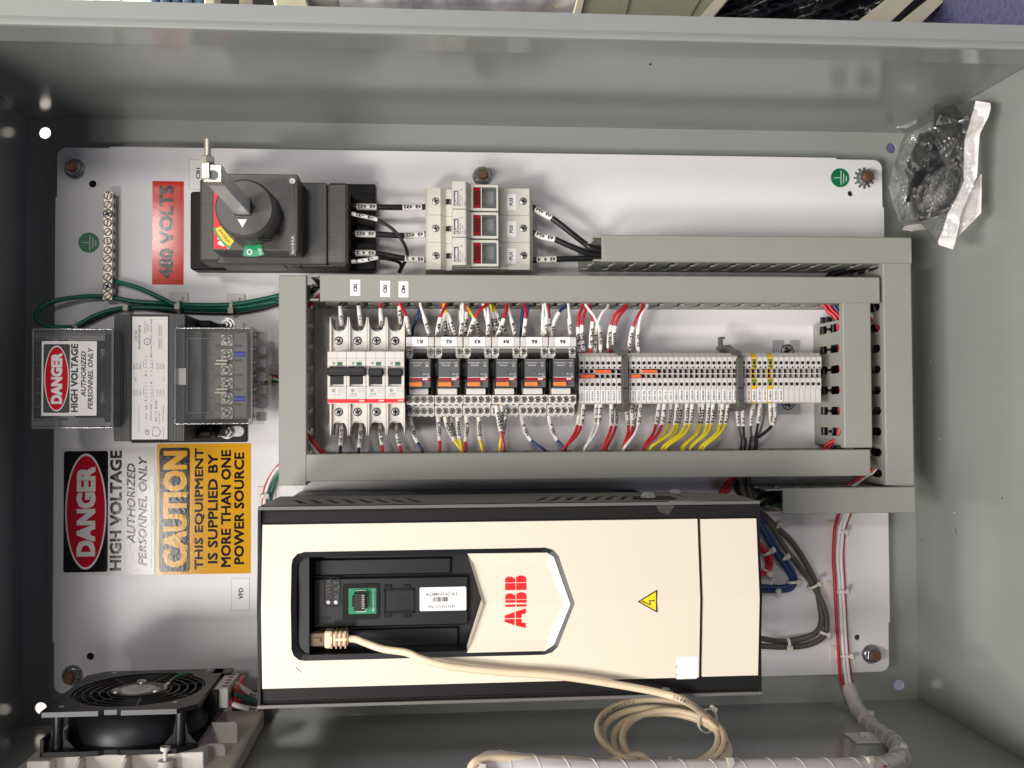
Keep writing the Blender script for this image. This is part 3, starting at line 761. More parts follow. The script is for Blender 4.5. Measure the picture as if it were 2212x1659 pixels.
def relay_proto():
    t = thing('relay', 'x', 'relay', (0, 0, 44), 'plug in relays')
    mb = MB(); W2 = 10.4
    mb.box(-W2, W2, -11.6, 15.6, 44, 72, 'relay_clear', .8); part(t, 'clear_case', mb)
    mb = MB(); mb.box(-W2 + .9, W2 - .9, -10.6, 14.8, 46, 71.2, 'relay_face', .6)
    mb.box(-W2 + .5, W2 - .5, 15.0, 15.4, 60, 72.3, 'socket_grey')
    z = 72.1
    mb.box(-W2 + .8, W2 - .8, -10.9, 14.9, z - .2, z, 'relay_face')
    for (dx, dy, w_, h_, s_) in ((-3.4, 12.0, 11, 1.1, '1SVR405613R7000'), (-3.0, 9.6, 7.6, 1.4, 'CR-M120AC4L'), (6.6, 12.0, 3.6, 1.1, '2434'), (5.4, 1.4, 6.2, 1.3, '120 V AC'), (7.6, -.6, 2, 1.2, 'us')):
        mb.text(s_, (dx, dy, z + .05), w_, h_, 'label_white', res=1, **INV)
    mb.box(5.5, 8.0, 8.2, 10.6, z, z + .1, 'brass_pale')
    mb.lathe((.6, 2, z), (0, 0, 1), [(1.7, 0), (1.7, .25), (1.1, .55)], 'window_edge', 16, True)
    part(t, 'relay_face', mb)
    mb = MB(); mb.box(-W2 + .9, W2 - 1, -5.0, -1.9, z, z + .25, 'relay_red'); mb.box(-W2 + .9, W2 - 1, -1.9, -1.5, z, z + .25, 'label_white')
    mb.text('ABB', (4.9, -3.3, z + .3), 5.2, 2.1, 'label_white', bold=.06, res=1, **INV); part(t, 'red_band', mb)
    mb = MB(); mb.box(-W2 + .3, .2, -9.9, -6.2, z - .4, z + 2.2, 'orange', .5); mb.lathe((.4, -8.1, z - .4), (0, 0, 1), [(2.2, 0), (2.2, 3.0), (1.9, 3.4)], 'orange', 18)
    mb.lathe((.7, -8.1, z + 3.0), (0, 0, 1), [(.9, 0), (.9, .5)], 'jumper_orange', 12); mb.box(-W2 + 1.4, -W2 + 4.8, -8.4, -7.8, z + 2.2, z + 2.4, 'jumper_orange')
    part(t, 'test_lever', mb)
    mb = MB(); mb.box(-W2 + .2, W2 - 2.4, -17.6, -11.8, 40, 62, 'socket_white', .6); part(t, 'ejector_clip', mb)
    return t
SK = relay_socket_proto(); RL_ = relay_proto()
RXS = []
XR0 = P(907.5, 734, 64).x; XR5 = P(1215.5, 734, 64).x
for k in range(6):
    xk = XR0 + (XR5 - XR0) * k / 5; RXS.append(xk)
    s = SK if k == 0 else copy_tree(SK); place(s, (xk, YC, 8)); tg = ('R1', 'R2', 'R3', 'R4', 'R6', 'R6')[k]
    dup_txt = ('', '', '', '', ', left one', ', right one')[k]
    s['label'] = 'pale relay socket tagged %s with screw terminals%s' % (tg, dup_txt)
    h = [c for c in s.children if c.name.startswith('tag_holder')][0]
    m = MB(); m.text(tg, (0, 32.6, 64.36), 5.2, 3.6, 'ink', bold=.04, **INV)
    o = mesh_obj('lettering', m, (0, 0, 8)); o.parent = h
    r = RL_ if k == 0 else copy_tree(RL_); place(r, (xk - .2, YC, 44))
    r['label'] = 'grey relay with red band and orange lever in socket %s%s' % (tg, dup_txt)

# ================================================================== terminal blocks
def term_proto(name, c1, c2):
    t = thing(name, 'x', 'terminal block', (0, 0, 8), 'din rail terminal blocks')
    w = 2.52; z = 52.; mb = MB(); top = 22.6; bot = -27.2
    prof = [(top, 8), (top, 46), (18.2, z), (7.0, z), (6.6, z - 8), (6.0, z - 8), (2.6, z - 8), (2.5, z - 1.5), (1.7, z - 1.5), (1.6, z - 8), (-1.8, z - 8), (-2.2, z - 1), (-12.6, z - 1), (-13, z - 2), (-26, z - 2), (bot, z - 4), (bot, 8)]
    f = lambda a, b, zz: (zz, a, b)
    mb.prism(prof, -w, w, c1, fn=f, side=c1)
    mb.box(-w + .02, -w + .35, 6.9, 18, z - .2, z + .15, 'term_side'); mb.box(-w + .02, -w + .3, -12, -2.2, z - 1.2, z - .85, 'term_side')
    mb.box(-w + .3, w - .9, 2.9, 6.4, z - 8, z - 7.8, 'void'); mb.box(-w + .3, w - .9, -1.6, 1.4, z - 8, z - 7.8, 'void')
    mb.box(-w, -w + .5, -1.8, 6.6, z - 8, z - 2.5, c1); mb.box(w - .9, w, -1.8, 6.6, z - 8, z - 2.5, 'term_side')
    if c2:
        for (a, b, za, zb_) in ((8.2, 10.6, z, z + .06), (14, 16.5, z, z + .06), (-7, -3.4, z - 1, z - .94)): mb.box(-w + .3, w - .4, a, b, za, zb_, c2)
        mb.box(-w, w, 18.4, top, 46.5, 46.6, c2); mb.box(-w, w, bot - .1, bot, 20, 46, c2)
    part(t, 'block_body', mb)
    mb = MB()
    for y, zz in ((12.6, z), (-8.2, z - 1)):
        mb.lathe((0, y, zz), (0, 0, 1), [(1.75, .02), (1.75, .05)], 'void', 18); mb.lathe((.55, y - .15, zz), (0, 0, 1), [(1.1, .04), (1.1, .08)], 'steel_dark', 14)
    mb.box(-.3, 1.5, 7.3, 9.1, z + .02, z + .08, 'void'); part(t, 'clamp_openings', mb)
    return t
T0 = term_proto('terminal_block', 'term_white', None); TG = None
def place_x(u): return P(u, 806, 52).x
allT = []
tA = [('031262',)] * 3 + [('031203',)] * 3 + [('032373',), ('032393',)]
gA = [(1256.5 + 11.62 * i, t[0], 'A') for i, t in enumerate(tA)]
nB = ['3X1-L2A', '3X1-L2B', '3X1-L2C', '3X1-X2', '3X1-X2', '3X1-X2', '3X1-1P', '3X1-2', '3X1-3', '3XR221', '3XR224', '3XR231', '3XR234', '3XR241', '3XR244', '3XR331', '3XR334', '3XR421', '3XR424', '3XR431', '3XR434']
gB = [(1356.6 + 11.6 * i, s, 'B') for i, s in enumerate(nB)]
nC = ['3X+AI2', '3X-AI2', 'SHIELD', '3X+A01', '3X-A01', 'SHIELD', '3X+A02', '3X-A02'] + [''] * 7
gC = [(1606.3 + 11.62 * i, s, 'C') for i, s in enumerate(nC)]
ordw = ['first', 'second', 'third', 'fourth', 'fifth', 'sixth', 'seventh']; cnt = {}
tot = {}
for _, s, g in gA + gB + gC: tot[(s, g)] = tot.get((s, g), 0) + 1
first = True
for u, s, g in gA + gB + gC:
    k = cnt.get((s, g), 0); cnt[(s, g)] = k + 1
    x = place_x(u)
    if s == 'SHIELD':
        if TG is None: TG = term_proto('terminal_block', 'term_yellow', 'term_green'); o = TG
        else: o = copy_tree(TG)
        lab = 'yellow and green terminal block marked SHIELD, %s of the two' % ('left' if k == 0 else 'right')
    else:
        o = T0 if first else copy_tree(T0); first = False
        n = tot[(s, g)]
        if not s: lab = 'blank terminal block at the right end, %s of seven from the left' % ordw[k]
        elif n > 1: lab = 'pale terminal block marked %s, %s of the %s with that mark' % (s, ('left', 'middle', 'right')[k], 'three')
        else: lab = 'pale terminal block marked %s' % s
    place(o, (x, YC, 8)); o['label'] = lab
    m = MB(); z = 50.
    if s:
        m.box(-2.2, 2.2, -25.6, -13.2, z, z + .9, 'label_white', .2); m.text(s, (0, -19.3, z + .96), 9.6 * min(1, len(s) / 6.5 + .08), 2.2, 'ink', bold=.05, res=1, **UP)
    else: m.box(-2.2, 2.2, -24.2, -13.6, z - .6, z + .1, 'term_white', .2); m.box(-2.0, 2.0, -25.6, -24.6, z - .3, z - .1, 'ink_pale')
    q = mesh_obj('marker_tag', m, (0, 0, 8)); q.parent = o
# grey end plate before the first block
mb = MB(); xa = place_x(1249) ; mb.prism([(22.6, 8), (22.6, 46), (18.2, 51.5), (-26, 49), (-27, 8)], xa - 4.5, xa - .6, 'dark_grey', fn=lambda a, b, z: (z, YC + a, b))
single('end_plate', 'dark grey end plate between the last relay socket and the terminal row', 'end plate', mb)
# end brackets
def bracket(u, label, hook):
    x = P(u, 806, 57).x; mb = MB(); f = lambda a, b, z: (x + a, YC + b, z)
    mb.prism([(-2.5, 16), (-9, 25), (-13.5, 27.5), (-13.5, 30), (-8, 31), (-3.5, 26.5), (3.0, 24.5), (3.4, 18)], 20, 50, 'dark_grey', fn=f, ch=.5)
    mb.prism([(-3.2, 17), (3.2, 20), (3.4, -12), (3.4, -33), (1, -35), (-3, -34.5), (-3.4, -12)], 9, 57, 'dark_grey', fn=f, ch=.6)
    for dx in (-1.7, .1, 1.9): mb.box(x + dx - .25, x + dx + .25, YC - 10, YC + 17, 57, 57.5, 'mid_grey')
    mb.box(x - 2.8, x + 2.8, YC - 13, YC - 11.6, 57, 58.2, 'slot_dark', .2); mb.box(x - 2.6, x + 2.8, YC - 31, YC - 24, 56.5, 58.4, 'dark_grey', .5)
    mb.prism([(-3.2, -25), (-6.5, -30), (-8.5, -26.5), (-9.2, -26.8), (-6.8, -32), (-2.5, -35)], 30, 40, 'dark_grey', fn=f)
    if hook:
        h = MB(); h.prism([(-14.5, 26), (-14.5, 39), (-10, 39), (-10, 37), (-12.2, 36.5), (-12.2, 31), (-10.5, 30.8), (-10.5, 26)], 30, 40, 'dark_grey', fn=f)
        mb.v += []; 
        t = thing('end_bracket', label, 'end bracket', (x, YC, 9), 'grey end brackets on the terminal row'); part(t, 'bracket_body', mb); part(t, 'release_hook', h)
    return t
bracket(1350.5, 'dark grey end bracket between terminals 032393 and 3X1-L2A', True)
bracket(1599.5, 'dark grey end bracket between terminals 3XR434 and 3X-AI2', True)
# orange jumpers
for (i0, i1, y, lab) in ((0, 2, -.2, 'orange jumper bar across the three terminals marked 031262'), (3, 5, 4.4, 'orange jumper bar across the three terminals marked 031203'),
                         (9, 10, -.2, 'short orange jumper bar across terminals L2B and L2C'), (11, 13, 4.4, 'orange jumper bar across the three terminals marked 3X1-X2')):
    us = [g[0] for g in gA + gB]; x0 = place_x(us[i0]) - 2.2; x1 = place_x(us[i1]) + 2.0
    mb = MB(); mb.box(x0, x1, YC + y - 1.5, YC + y + 1.5, 44.5, 54, 'jumper_orange', .4)
    single('jumper_bar', lab, 'jumper', mb, group='orange terminal jumpers')

# ================================================================== fuse holders
yc0 = P(1030, 434, 50).y; yc2 = P(1030, 552, 50).y
XF = P(977, 494, 75).x
def fuse_proto():
    t = thing('fuse_holder', 'x', 'fuse holder', (0, 0, 8), 'fuse holders on the upper rail')
    x = lambda u, z: P(u, 494, z).x - XF
    hw = 13.1; mb = MB(); A, B_, C_, D_, E_, G_ = x(919, 46), x(955, 46), x(978, 40), x(1076, 52), x(1144, 48), x(1151, 40)
    f = lambda a, b, z: (a, z, b)
    prof = [(A, 8), (A, 38), (A + 1.5, 46), (B_ - 1.5, 46), (B_ + 3.5, 39), (C_ + 2, 39), (C_ + 2, 50), (D_, 52), (D_ + 4, 50), (D_ + 10, 47.5), (E_, 47.5), (G_, 40), (G_, 8)]
    mb.prism(prof, -hw, hw, 'fuse_beige', fn=f)
    mb.box(A + 2.2, B_ - 3.5, hw - 4.2, hw - 4, 46, 46.06, 'fuse_shade'); mb.box(A + 2.2, A + 2.5, -hw + 1, hw - 4, 46, 46.06, 'fuse_shade')
    mb.box(x(960, 40), x(963, 40), -hw, hw - .5, 39, 39.5, 'fuse_shade'); mb.box(x(1062, 48) + 18, x(1062, 48) + 18.2, -hw + 1, hw - 3, 47.5, 47.56, 'fuse_shade')
    mb.box(C_ - 6.5, C_ - 1, -1.5, 3.4, 39, 40.4, 'void'); mb.box(C_ - 3.2, C_ - .6, -1.2, 2.6, 40, 41, 'mid_grey')
    mb.box(G_, G_ + 3.2, -2.6, 2.4, 25, 33, 'label_white', .4); mb.box(G_ + 1, G_ + 4.4, -.8, .6, 26, 32, 'label_white', .3)
    part(t, 'holder_body', mb)
    mb = MB(); mb.screw(x(941.5, 46), 0.2, 46, 3.1, 'steel', 'void'); part(t, 'terminal_screw', mb); mb = MB(); mb.screw(x(1131, 48), .8, 47.5, 3.1, 'steel', 'void'); part(t, 'terminal_screw', mb)
    # lever: high front plate sloping down to the lamp window
    mb = MB(); l0, l1, l2, l3 = x(977, 76), x(1006, 76), x(1019, 70), x(1077, 66)
    mb.prism([(l0, 38), (l0, 74), (l0 + 1, 76), (l1 - 1, 76.5), (l1 + .5, 76), (l2 - 1, 66), (l2, 64.5), (l2, 45)], -hw + .3, hw - .3, 'fuse_beige', fn=f)
    fr = (x(1018, 66), l3)
    w0, w1 = x(1022.5, 66), x(1039.3, 66); g0, g1 = x(1041.5, 66), x(1073, 66)
    mb.box(fr[0], w0, -hw + .6, hw - .6, 50, 66, 'fuse_beige', .3); mb.box(w1, g0, -10.2, 10.2, 50, 65.6, 'fuse_beige', .2); mb.box(g1, fr[1], -hw + .6, hw - .6, 50, 66.2, 'fuse_beige', .5)
    mb.box(w0, g1, 10.0, hw - .6, 50, 66, 'fuse_beige', .3); mb.box(w0, g1, -hw + .6, -10.0, 50, 66, 'fuse_beige', .3)
    z = 76.56; cx = x(981.7, 76) + 1.4
    mb.box(cx - 2.1, cx + 2.1, -10.4, 4.0, z, z + .15, 'ink_soft'); mb.text('Lovato', (cx, -2.2, z + .2), 10.6, 3.0, 'label_white', bold=.04, res=1, **UP)
    mb.box(cx - .9, cx + 1.6, -9.9, -9.4, z + .16, z + .22, 'label_white'); mb.box(cx - .9, cx + 1.6, -8.9, -8.4, z + .16, z + .22, 'label_white')
    for k, (s, w_) in enumerate((('FB02 A 1PL', 10.6), ('50A  690V~', 9.6), ('14x51', 4.4))): mb.text(s, (cx + 3.8 + 2.2 * k, -10.4 + w_ / 2, z + .05), w_, 1.5, 'ink_soft', res=1, **UP)
    mb.prism([(cx + 3.4, 4.6), (cx + 6.4, 6), (cx + 6.6, 5.2), (cx + 3.8, 3.8)], z, z + .06, 'ink_pale'); part(t, 'lever', mb)
    mb = MB(); mb.box(w0 + .2, w1 - .2, -9.9, 9.9, 52, 64.4, 'lamp_red', .3); mb.box(w0 + 1, w1 - 1, -6.5, 6.5, 64.4, 64.6, 'lamp_red_deep')
    for k in range(9): mb.box(w0 + .4, w1 - .4, -9 + k * 2.2, -8.6 + k * 2.2, 64.4, 64.75, 'lamp_red')
    part(t, 'lamp_window', mb)
    mb = MB(); mb.box(g0 + .2, g1 - .2, -9.8, 9.8, 52, 55, 'window_glass'); mb.box(g1 - 2.6, g1 - .2, -9.8, 9.8, 55, 64, 'window_edge'); mb.box(g0 + .2, g1 - 2.6, 8.2, 9.8, 55, 64, 'window_edge'); mb.box(g0 + .2, g1 - 2.6, -9.8, -8.2, 55, 64, 'window_edge')
    mb.lathe((g0 + .5, 0, 55), (0, 0, 1), [(4.6, 0), (4.6, 1.4), (3.6, 1.8)], 'window_glass', 26, True)
    mb.box(g0 + .2, g1 - .2, -9.8, 9.8, 63.6, 64.6, 'clear_cover'); part(t, 'clear_window', mb)
    return t
fp = fuse_proto()
for k, (s, lab) in enumerate((('FU3', 'beige fuse holder tagged FU3, uppermost of the three'), ('FU2', 'beige fuse holder tagged FU2, middle of the three'), ('FU1', 'beige fuse holder tagged FU1, lowest of the three'))):
    o = fp if k == 0 else copy_tree(fp); place(o, (XF, yc0 + (yc2 - yc0) * k / 2, 8)); o['label'] = lab
    m = MB(); xl = P(1104.5 - k * .5, 494, 48).x - XF; m.box(xl - 5, xl + 5, -7.6, 7.6, 47.5, 47.8, 'label_white'); m.text(s, (xl, 0, 47.9), 7.4, 3.3, 'ink', bold=.04, **UP)
    q = mesh_obj('tag_sticker', m, (0, 0, 8)); q.parent = o
ymid = (yc0 + yc2) / 2
mb = MB(); mb.box(XF + 18, XF + 32, ymid - 52, ymid + 44, .2, 7.5, 'zinc', .5); mb.screw(XF + 25, ymid - 46, 7.5, 4, 'steel')
single('din_rail', 'short zinc din rail behind the three fuse holders', 'din rail', mb, group='zinc din rails')
# ================================================================== ground bar
def ground_bar():
    x0, x1, y0, y1 = RX(222.5, 413, 243, 648, 16)
    t = thing('ground_bar', 'tin plated ground bar with a row of slotted screws beside the earth sticker', 'ground bar', ((x0 + x1) / 2, (y0 + y1) / 2, 0))
    mb = MB(); mb.box(x0, x1, y0, y1, 5, 16, 'brass_pale', .4)
    n = 12; st = (y1 - y0) / n
    for k in range(n):
        y = y0 + (k + .5) * st
        mb.lathe((x1 - .05, y, 10.5), (1, 0, 0), [(2.6, 0), (2.6, .12)], 'void', 16)
    mb.box(x0 + 1, x1 - 1, y0 + 6, y0 + 14, .1, 5, 'steel_dark'); mb.box(x0 + 1, x1 - 1, y1 - 14, y1 - 6, .1, 5, 'steel_dark')
    part(t, 'bar', mb)
    for k in range(n):
        mb = MB(); y = y0 + (k + .5) * st
        if k in (1, 9): mb.screw((x0 + x1) / 2, y, 16, 4.1, 'steel', 'slot_dark')
        else: mb.screw((x0 + x1) / 2, y, 16, 3.5, 'screw_metal', 'steel_dark', kind='-', rot=PI / 2 + R_.uniform(-1.1, .5))
        part(t, 'screw', mb)
    return x0, x1, y0, y1, st
GB = ground_bar()

# ================================================================== disconnect / motor breaker CB1
t = thing('disconnect_switch', 'dark grey rotary disconnect with round knob and square shaft beside tag CB1', 'disconnect switch', P(580, 480, 0))
mb = MB(); x0, x1, y0, y1 = RX(411, 416, 820, 584, 22); mb.prism(rrect(x0, x1 - 4, y0, y1, 3), .2, 22, 'black_plastic', ch=1.2); part(t, 'mounting_base', mb)
mb = MB(); x0, x1, y0, y1 = RX(431, 385, 479, 565, 66); mb.box(x0, x1, y0, y1, 22, 66, 'dark_grey', 2)
for k in range(34):
    y = y0 + 4 + (y1 - y0 - 8) * k / 33; mb.box(x0 + 3, x1 - 1, y - .45, y + .45, 66, 66.7, 'mid_grey')
part(t, 'ribbed_end', mb)
LX0, LX1, LY0, LY1 = RX(470, 393, 706, 570, 66)
mb = MB(); mb.box(LX0, LX1, LY0, LY1, 22, 66, 'dark_grey', .8)
for k, (a, b) in enumerate(((.02, .50), (.52, .62), (.64, .97))):   # ribbed plates on the lower side
    mb.box(LX0 + (LX1 - LX0 + 20) * a, LX0 + (LX1 - LX0 + 20) * b, LY0 - .8, LY0, 26, 60, 'mid_grey', .3)
for (fy) in (.25, .6): mb.box(LX1 - 22, LX1 - 1, LY0 + (LY1 - LY0) * fy - .15, LY0 + (LY1 - LY0) * fy + .15, 66, 66.1, 'mid_grey')
part(t, 'case', mb)
mb = MB(); x0, x1, y0, y1 = RX(707, 394, 751, 571.5, 66); mb.box(x0, x1, y0, y1, 22, 66, 'dark_grey', 2.5)
for k in range(40):
    y = y0 + 4 + (y1 - y0 - 8) * k / 39; mb.box(x0 + 1, x1 - 5, y - .4, y + .4, 66, 66.7, 'mid_grey')
for k in range(11): mb.box(x1 - .3, x1 + .4, y0 + 5 + k * 6.6, y0 + 8.5 + k * 6.6, 48, 58, 'void')
part(t, 'terminal_cover', mb); TCX, TCY0, TCY1 = x1, y0, y1
mb = MB(); a, b, c, d = RX(750, 400, 811, 590, 8); mb.box(TCX - 10, b, d - 82, d + 1, .2, 9, 'black_plastic', .6); part(t, 'rear_plate', mb)
x0, x1, y0, y1 = RX(459, 375.5, 643.5, 542, 108); FZ = 108.
mb = MB(); mb.box(x0, x1, y0, y1, 66, FZ, 'dark_grey', .8); mb.box(x0 + 1.2, x1 - 4, y0 + 1.2, y1 - 1.2, FZ, FZ + .3, 'mid_grey')
mb.box(x0 + 1.4, x1 - 4.4, y0 + 1.6, y1 - 1.6, FZ + .3, FZ + .42, 'panel_grey')
gx = x0 + 16
for i in range(20):
    for j in range(26):
        yy = y0 + 4 + j * 2.5
        if yy < y1 - 3: mb.box(x0 + 15 + i * 2.8, x0 + 16.4 + i * 2.8, yy, yy + 1.0, FZ + .42, FZ + .62, 'dark_grey')
part(t, 'operator_body', mb)
mb = MB(); mb.box(x0 + 1.2, x0 + 14.5, y0 + 1.6, y1 - 1.6, FZ + .6, FZ + .8, 'logo_red'); mb.box(x0 + 13.6, x0 + 14.6, y0 + 1.6, y1 - 1.6, FZ + .8, FZ + .85, 'label_white')
mb.text('ABB', (x0 + 7.6, y0 + 11.5, FZ + .9), 16, 5.8, 'label_white', bold=.06, **UP); mb.text('SACE', (x0 + 6, y1 - 12, FZ + .9), 12, 3.2, 'label_white', **UP); part(t, 'red_strip', mb)
kp = P(527.4, 448.7, 146); kx, ky = kp.x, kp.y; KR = 24.2
def arcstrip(m, r0, r1, a0, a1, z, mat):
    n = 14; vs = []
    for i in range(n + 1):
        a = a0 + (a1 - a0) * i / n; vs += [(kx2 + r0 * math.cos(a), ky2 + r0 * math.sin(a), z), (kx2 + r1 * math.cos(a), ky2 + r1 * math.sin(a), z)]
    m.add(vs, [(2 * i, 2 * i + 1, 2 * i + 3, 2 * i + 2) for i in range(n)], mat)
c2 = P(530, 452, FZ); kx2, ky2 = kp.x, kp.y
mb = MB(); arcstrip(mb, 27, 33.5, math.radians(200), math.radians(236), FZ + .95, 'trip_yellow'); arcstrip(mb, 33.5, 35.2, math.radians(198), math.radians(238), FZ + .95, 'off_green')
def arc_text(m, s, r, h, ac, mat, z, inv=False):
    vs, fs, asp = text_geo(s, .01, 0, 1); w = h * asp; out = []
    for (a, b) in vs:
        ang = ac + (a * w / r) * (1 if inv else -1); rad = r + b * h * (-1 if inv else 1); out.append((kx2 + rad * math.cos(ang), ky2 + rad * math.sin(ang), z))
    m.add(out, fs, mat)
arc_text(mb, 'tripped', 30.2, 4.4, math.radians(218), 'ink', FZ + 1.0); part(t, 'tripped_mark', mb)
mb = MB(); arcstrip(mb, 26, 36.5, math.radians(258), math.radians(288), FZ + .95, 'off_green')
oc = (kx2 + 32.5 * math.cos(math.radians(267)), ky2 + 32.5 * math.sin(math.radians(267))); mb.sheet(circle(oc[0], oc[1], 2.6, 20), FZ + 1, 'label_white', holes=[circle(oc[0], oc[1], 1.7, 20)])
mb.text('off', (oc[0] + 9, oc[1] + .6, FZ + 1.0), 6, 3.4, 'label_white', **UP); part(t, 'off_mark', mb)
mb = MB(); mb.lathe((kx, ky, FZ), (0, 0, 1), [(KR + 2.6, .4), (KR + 2.2, 9), (KR + 1.6, 28), (KR + .6, 36.5), (KR - 1, 38)], 'dark_grey', 48, True)
tp = P(523.5, 482, 146); mb.prism([(tp.x - 4, tp.y + 3.3), (tp.x + 4, tp.y + 3.3), (tp.x, tp.y - 3.8)], 145.9, 146.1, 'triangle_white')
mb.box(kx + KR - 15, kx + KR - 4, ky - KR - 1.5, ky - KR + 1, 125, 130, 'pit_black', .6); part(t, 'knob', mb)
s = 6.2; mb = MB(); sx, sy = P(525.5, 448, 146).x, P(525.5, 448, 146).y
mb.box(sx - s - .9, sx + s + .9, sy - s - .9, sy + s + .9, 145.9, 146.15, 'void'); mb.box(sx - s, sx + s, sy - s, sy + s, 140, 262, 'shaft_metal', .5); part(t, 'shaft', mb)
mb = MB(); mb.box(sx - s - .6, sx + s + .6, sy - s - .6, sy + s + .6, 262, 274, 'brass_pale', .8); mb.lathe((sx + .6, sy - 1.4, 274), (0, 0, 1), [(3.9, .02), (3.9, .1)], 'hole_grey', 20)
hx, hy = sx - s + 1.6, sy + s - 1
mb.cyl((hx, hy - 2, 269), (hx, hy + 21, 269), 2.5, 'brass_pale', 12); mb.lathe((hx, hy + 3, 269), (0, 1, 0), [(4.6, 0), (5.2, 1), (5.2, 4.4), (4.6, 5.4)], 'brass_pale', 6); mb.box(hx - 3.2, hx + 3, hy - 10, hy + 2.5, 263, 276, 'brass_pale', .7)
part(t, 'shaft_clamp', mb)
mb = MB(); q = P(632, 392, FZ); mb.lathe((q.x, q.y, FZ + .5), (0, 0, 1), [(3.4, 0), (3.4, .5)], 'pit_black', 22); mb.lathe((q.x, q.y, FZ + .5), (0, 0, 1), [(2.8, 0), (2.8, 1.4), (2.4, 1.7)], 'label_white', 22); mb.text('TEST', (q.x, q.y, FZ + 2.25), 3.6, 1.1, 'ink_soft', **UP); part(t, 'test_button', mb)
mb = MB(); q = P(603.5, 410.5, FZ); mb.sheet(circle(q.x, q.y, 9, 36), FZ + .8, 'mid_grey', holes=[circle(q.x, q.y, 8.6, 36)])
q = P(632.5, 526, FZ); mb.box(q.x - 3, q.x + 3, q.y - 11, q.y + 11, FZ + .65, FZ + .8, 'dark_grey'); mb.text('In=30A', (q.x, q.y - 1, FZ + .85), 16, 2.8, 'label_white', res=1, **UP)
for (u, v, r) in ((600, 441, 2.2), (604.5, 475.5, 2.4)): q = P(u, v, FZ); mb.sheet(circle(q.x, q.y, r, 18), FZ + .8, 'mid_grey', holes=[circle(q.x, q.y, r - .5, 18)])
part(t, 'front_markings', mb)

# ================================================================== control transformer
t = thing('transformer', 'dark grey control transformer with clear terminal covers under the green wires', 'transformer', P(320, 815, 0))
CZ = 88.; x0, x1, y0, y1 = RX(246, 679, 400, 952, CZ); core = (x0, x1, y0, y1); mb = MB()
mb.box(x0, x1, y0, y1, 14, CZ, 'core_grey', .5)
for k in range(10):
    for xx in (x0 + 1.2 + k * 1.35, x1 - 1.2 - k * 1.35): mb.box(xx - .35, xx + .35, y0 - .4, y1 + .4, 15, CZ + .45, 'dark_grey')
part(t, 'core', mb)
mb = MB(); fx0, fx1, fy0, fy1 = RX(428, 709, 533, 951, 3); mb.box(x0 - 8, fx1, fy0 - 2, fy1 + 1, .2, 3.4, 'black_plastic', .5)
mb.box(x0 + 2, x1 + 22, y0 + 2, y1 - 2, 3.4, 14, 'black_plastic'); mb.box(x1 - 2, x1 + 14, y0 + 1, y0 + 8, 3, 40, 'black_plastic', 2); mb.box(x1 - 2, x1 + 14, y1 - 8, y1 - 1, 3, 40, 'black_plastic', 2)
for (u, v) in ((491, 702), (491, 932)):
    p = P(u, v, 4); mb.prism(rrect(p.x - 18, p.x + 16, p.y - 5, p.y + 5, 4.8), 3.4, 3.5, 'plate_white')
for (u, v) in ((243, 715), (243, 942)): p = P(u, v, 4); mb.lathe((p.x, p.y, 3.4), (0, 0, 1), [(4.5, .02), (4.5, .1)], 'plate_white', 18)
part(t, 'mounting_foot', mb)
for (u, v) in ((491, 702), (490, 933)):
    p = P(u, v, 6); mb = MB(); mb.lathe((p.x, p.y, 3.5), (0, 0, 1), [(7, 0), (7, 1.2), (4, 1.3)], 'steel', 28); mb.prism([(p.x + 6 * math.cos(i * PI / 3), p.y + 6 * math.sin(i * PI / 3)) for i in range(6)], 5, 9, 'zinc', ch=.6); mb.lathe((p.x, p.y, 9), (0, 0, 1), [(3, 0), (3, 4), (2, 4.6)], 'steel', 16); part(t, 'mounting_bolt', mb)
p = P(457, 928, 10); mb = MB(); mb.cyl((p.x - 12, p.y, 10), (p.x + 8, p.y, 10), 2.2, 'brass_pale', 12); mb.lathe((p.x - 3, p.y, 10), (1, 0, 0), [(5, 0), (5, 5)], 'brass_pale', 6); part(t, 'ground_stud', mb)
# rating label
a, b, c, d = RX(285.8, 684, 362.5, 949, CZ); mb = MB(); mb.box(a, b, c, d, CZ + .5, CZ + .7, 'gloss_label'); z = CZ + .76
def ut(u, v, s, w, h, m='ink', bold=.0, o=UP): q = P(u, v, z); mb.text(s, (q.x, q.y, z), w, h, m, bold=bold, res=1, **o)
ut(294, 724, 'CAT.NO.', 12, 2.4, bold=.01); ut(302, 728, 'PH500MQMJ', 21, 2.6, bold=.02); ut(313, 707, 'LISTED 252L', 11, 1.4); ut(318, 708, 'E50394', 6, 1.3); ut(322, 709, '130-9', 4.6, 1.3); ut(327, 728, 'INDUSTRIAL CONTROL TRANSFORMER', 33, 1.3)
for (u, vs) in ((290, ('440V', 791, '220V', 848)), (296.5, ('460V', 791, '230V', 848)), (303, ('480V', 791, '240V', 848)), (340, ('220V', 791, '110V', 848)), (346.5, ('230V', 791, '115V', 848)), (353, ('240V', 791, '120V', 848))):
    ut(u, vs[1], vs[0], 5.4, 1.7); ut(u, vs[3], vs[2], 5.4, 1.7)
for (u, row) in ((315, ('6', '5', '4', '3', '2', '1')), (327, ('1', '2', '3', '4', '5', '6'))):
    for k, s_ in enumerate(row): ut(u, 770 + k * 8, s_, 1.1, 1.5); ut(u, 827 + k * 7.6, s_, 1.1, 1.5)
for (u, v, h) in ((310, 787, 12), (330, 790, 14), (310, 845, 14), (331, 848, 16)):
    q = P(u, v, z); mb.box(q.x - .15, q.x + .15, q.y - h / 4.6, q.y + h / 4.6, z, z + .05, 'ink')
ut(293, 819, 'HV', 3.4, 1.6); ut(353, 819, 'LV', 3.4, 1.6)
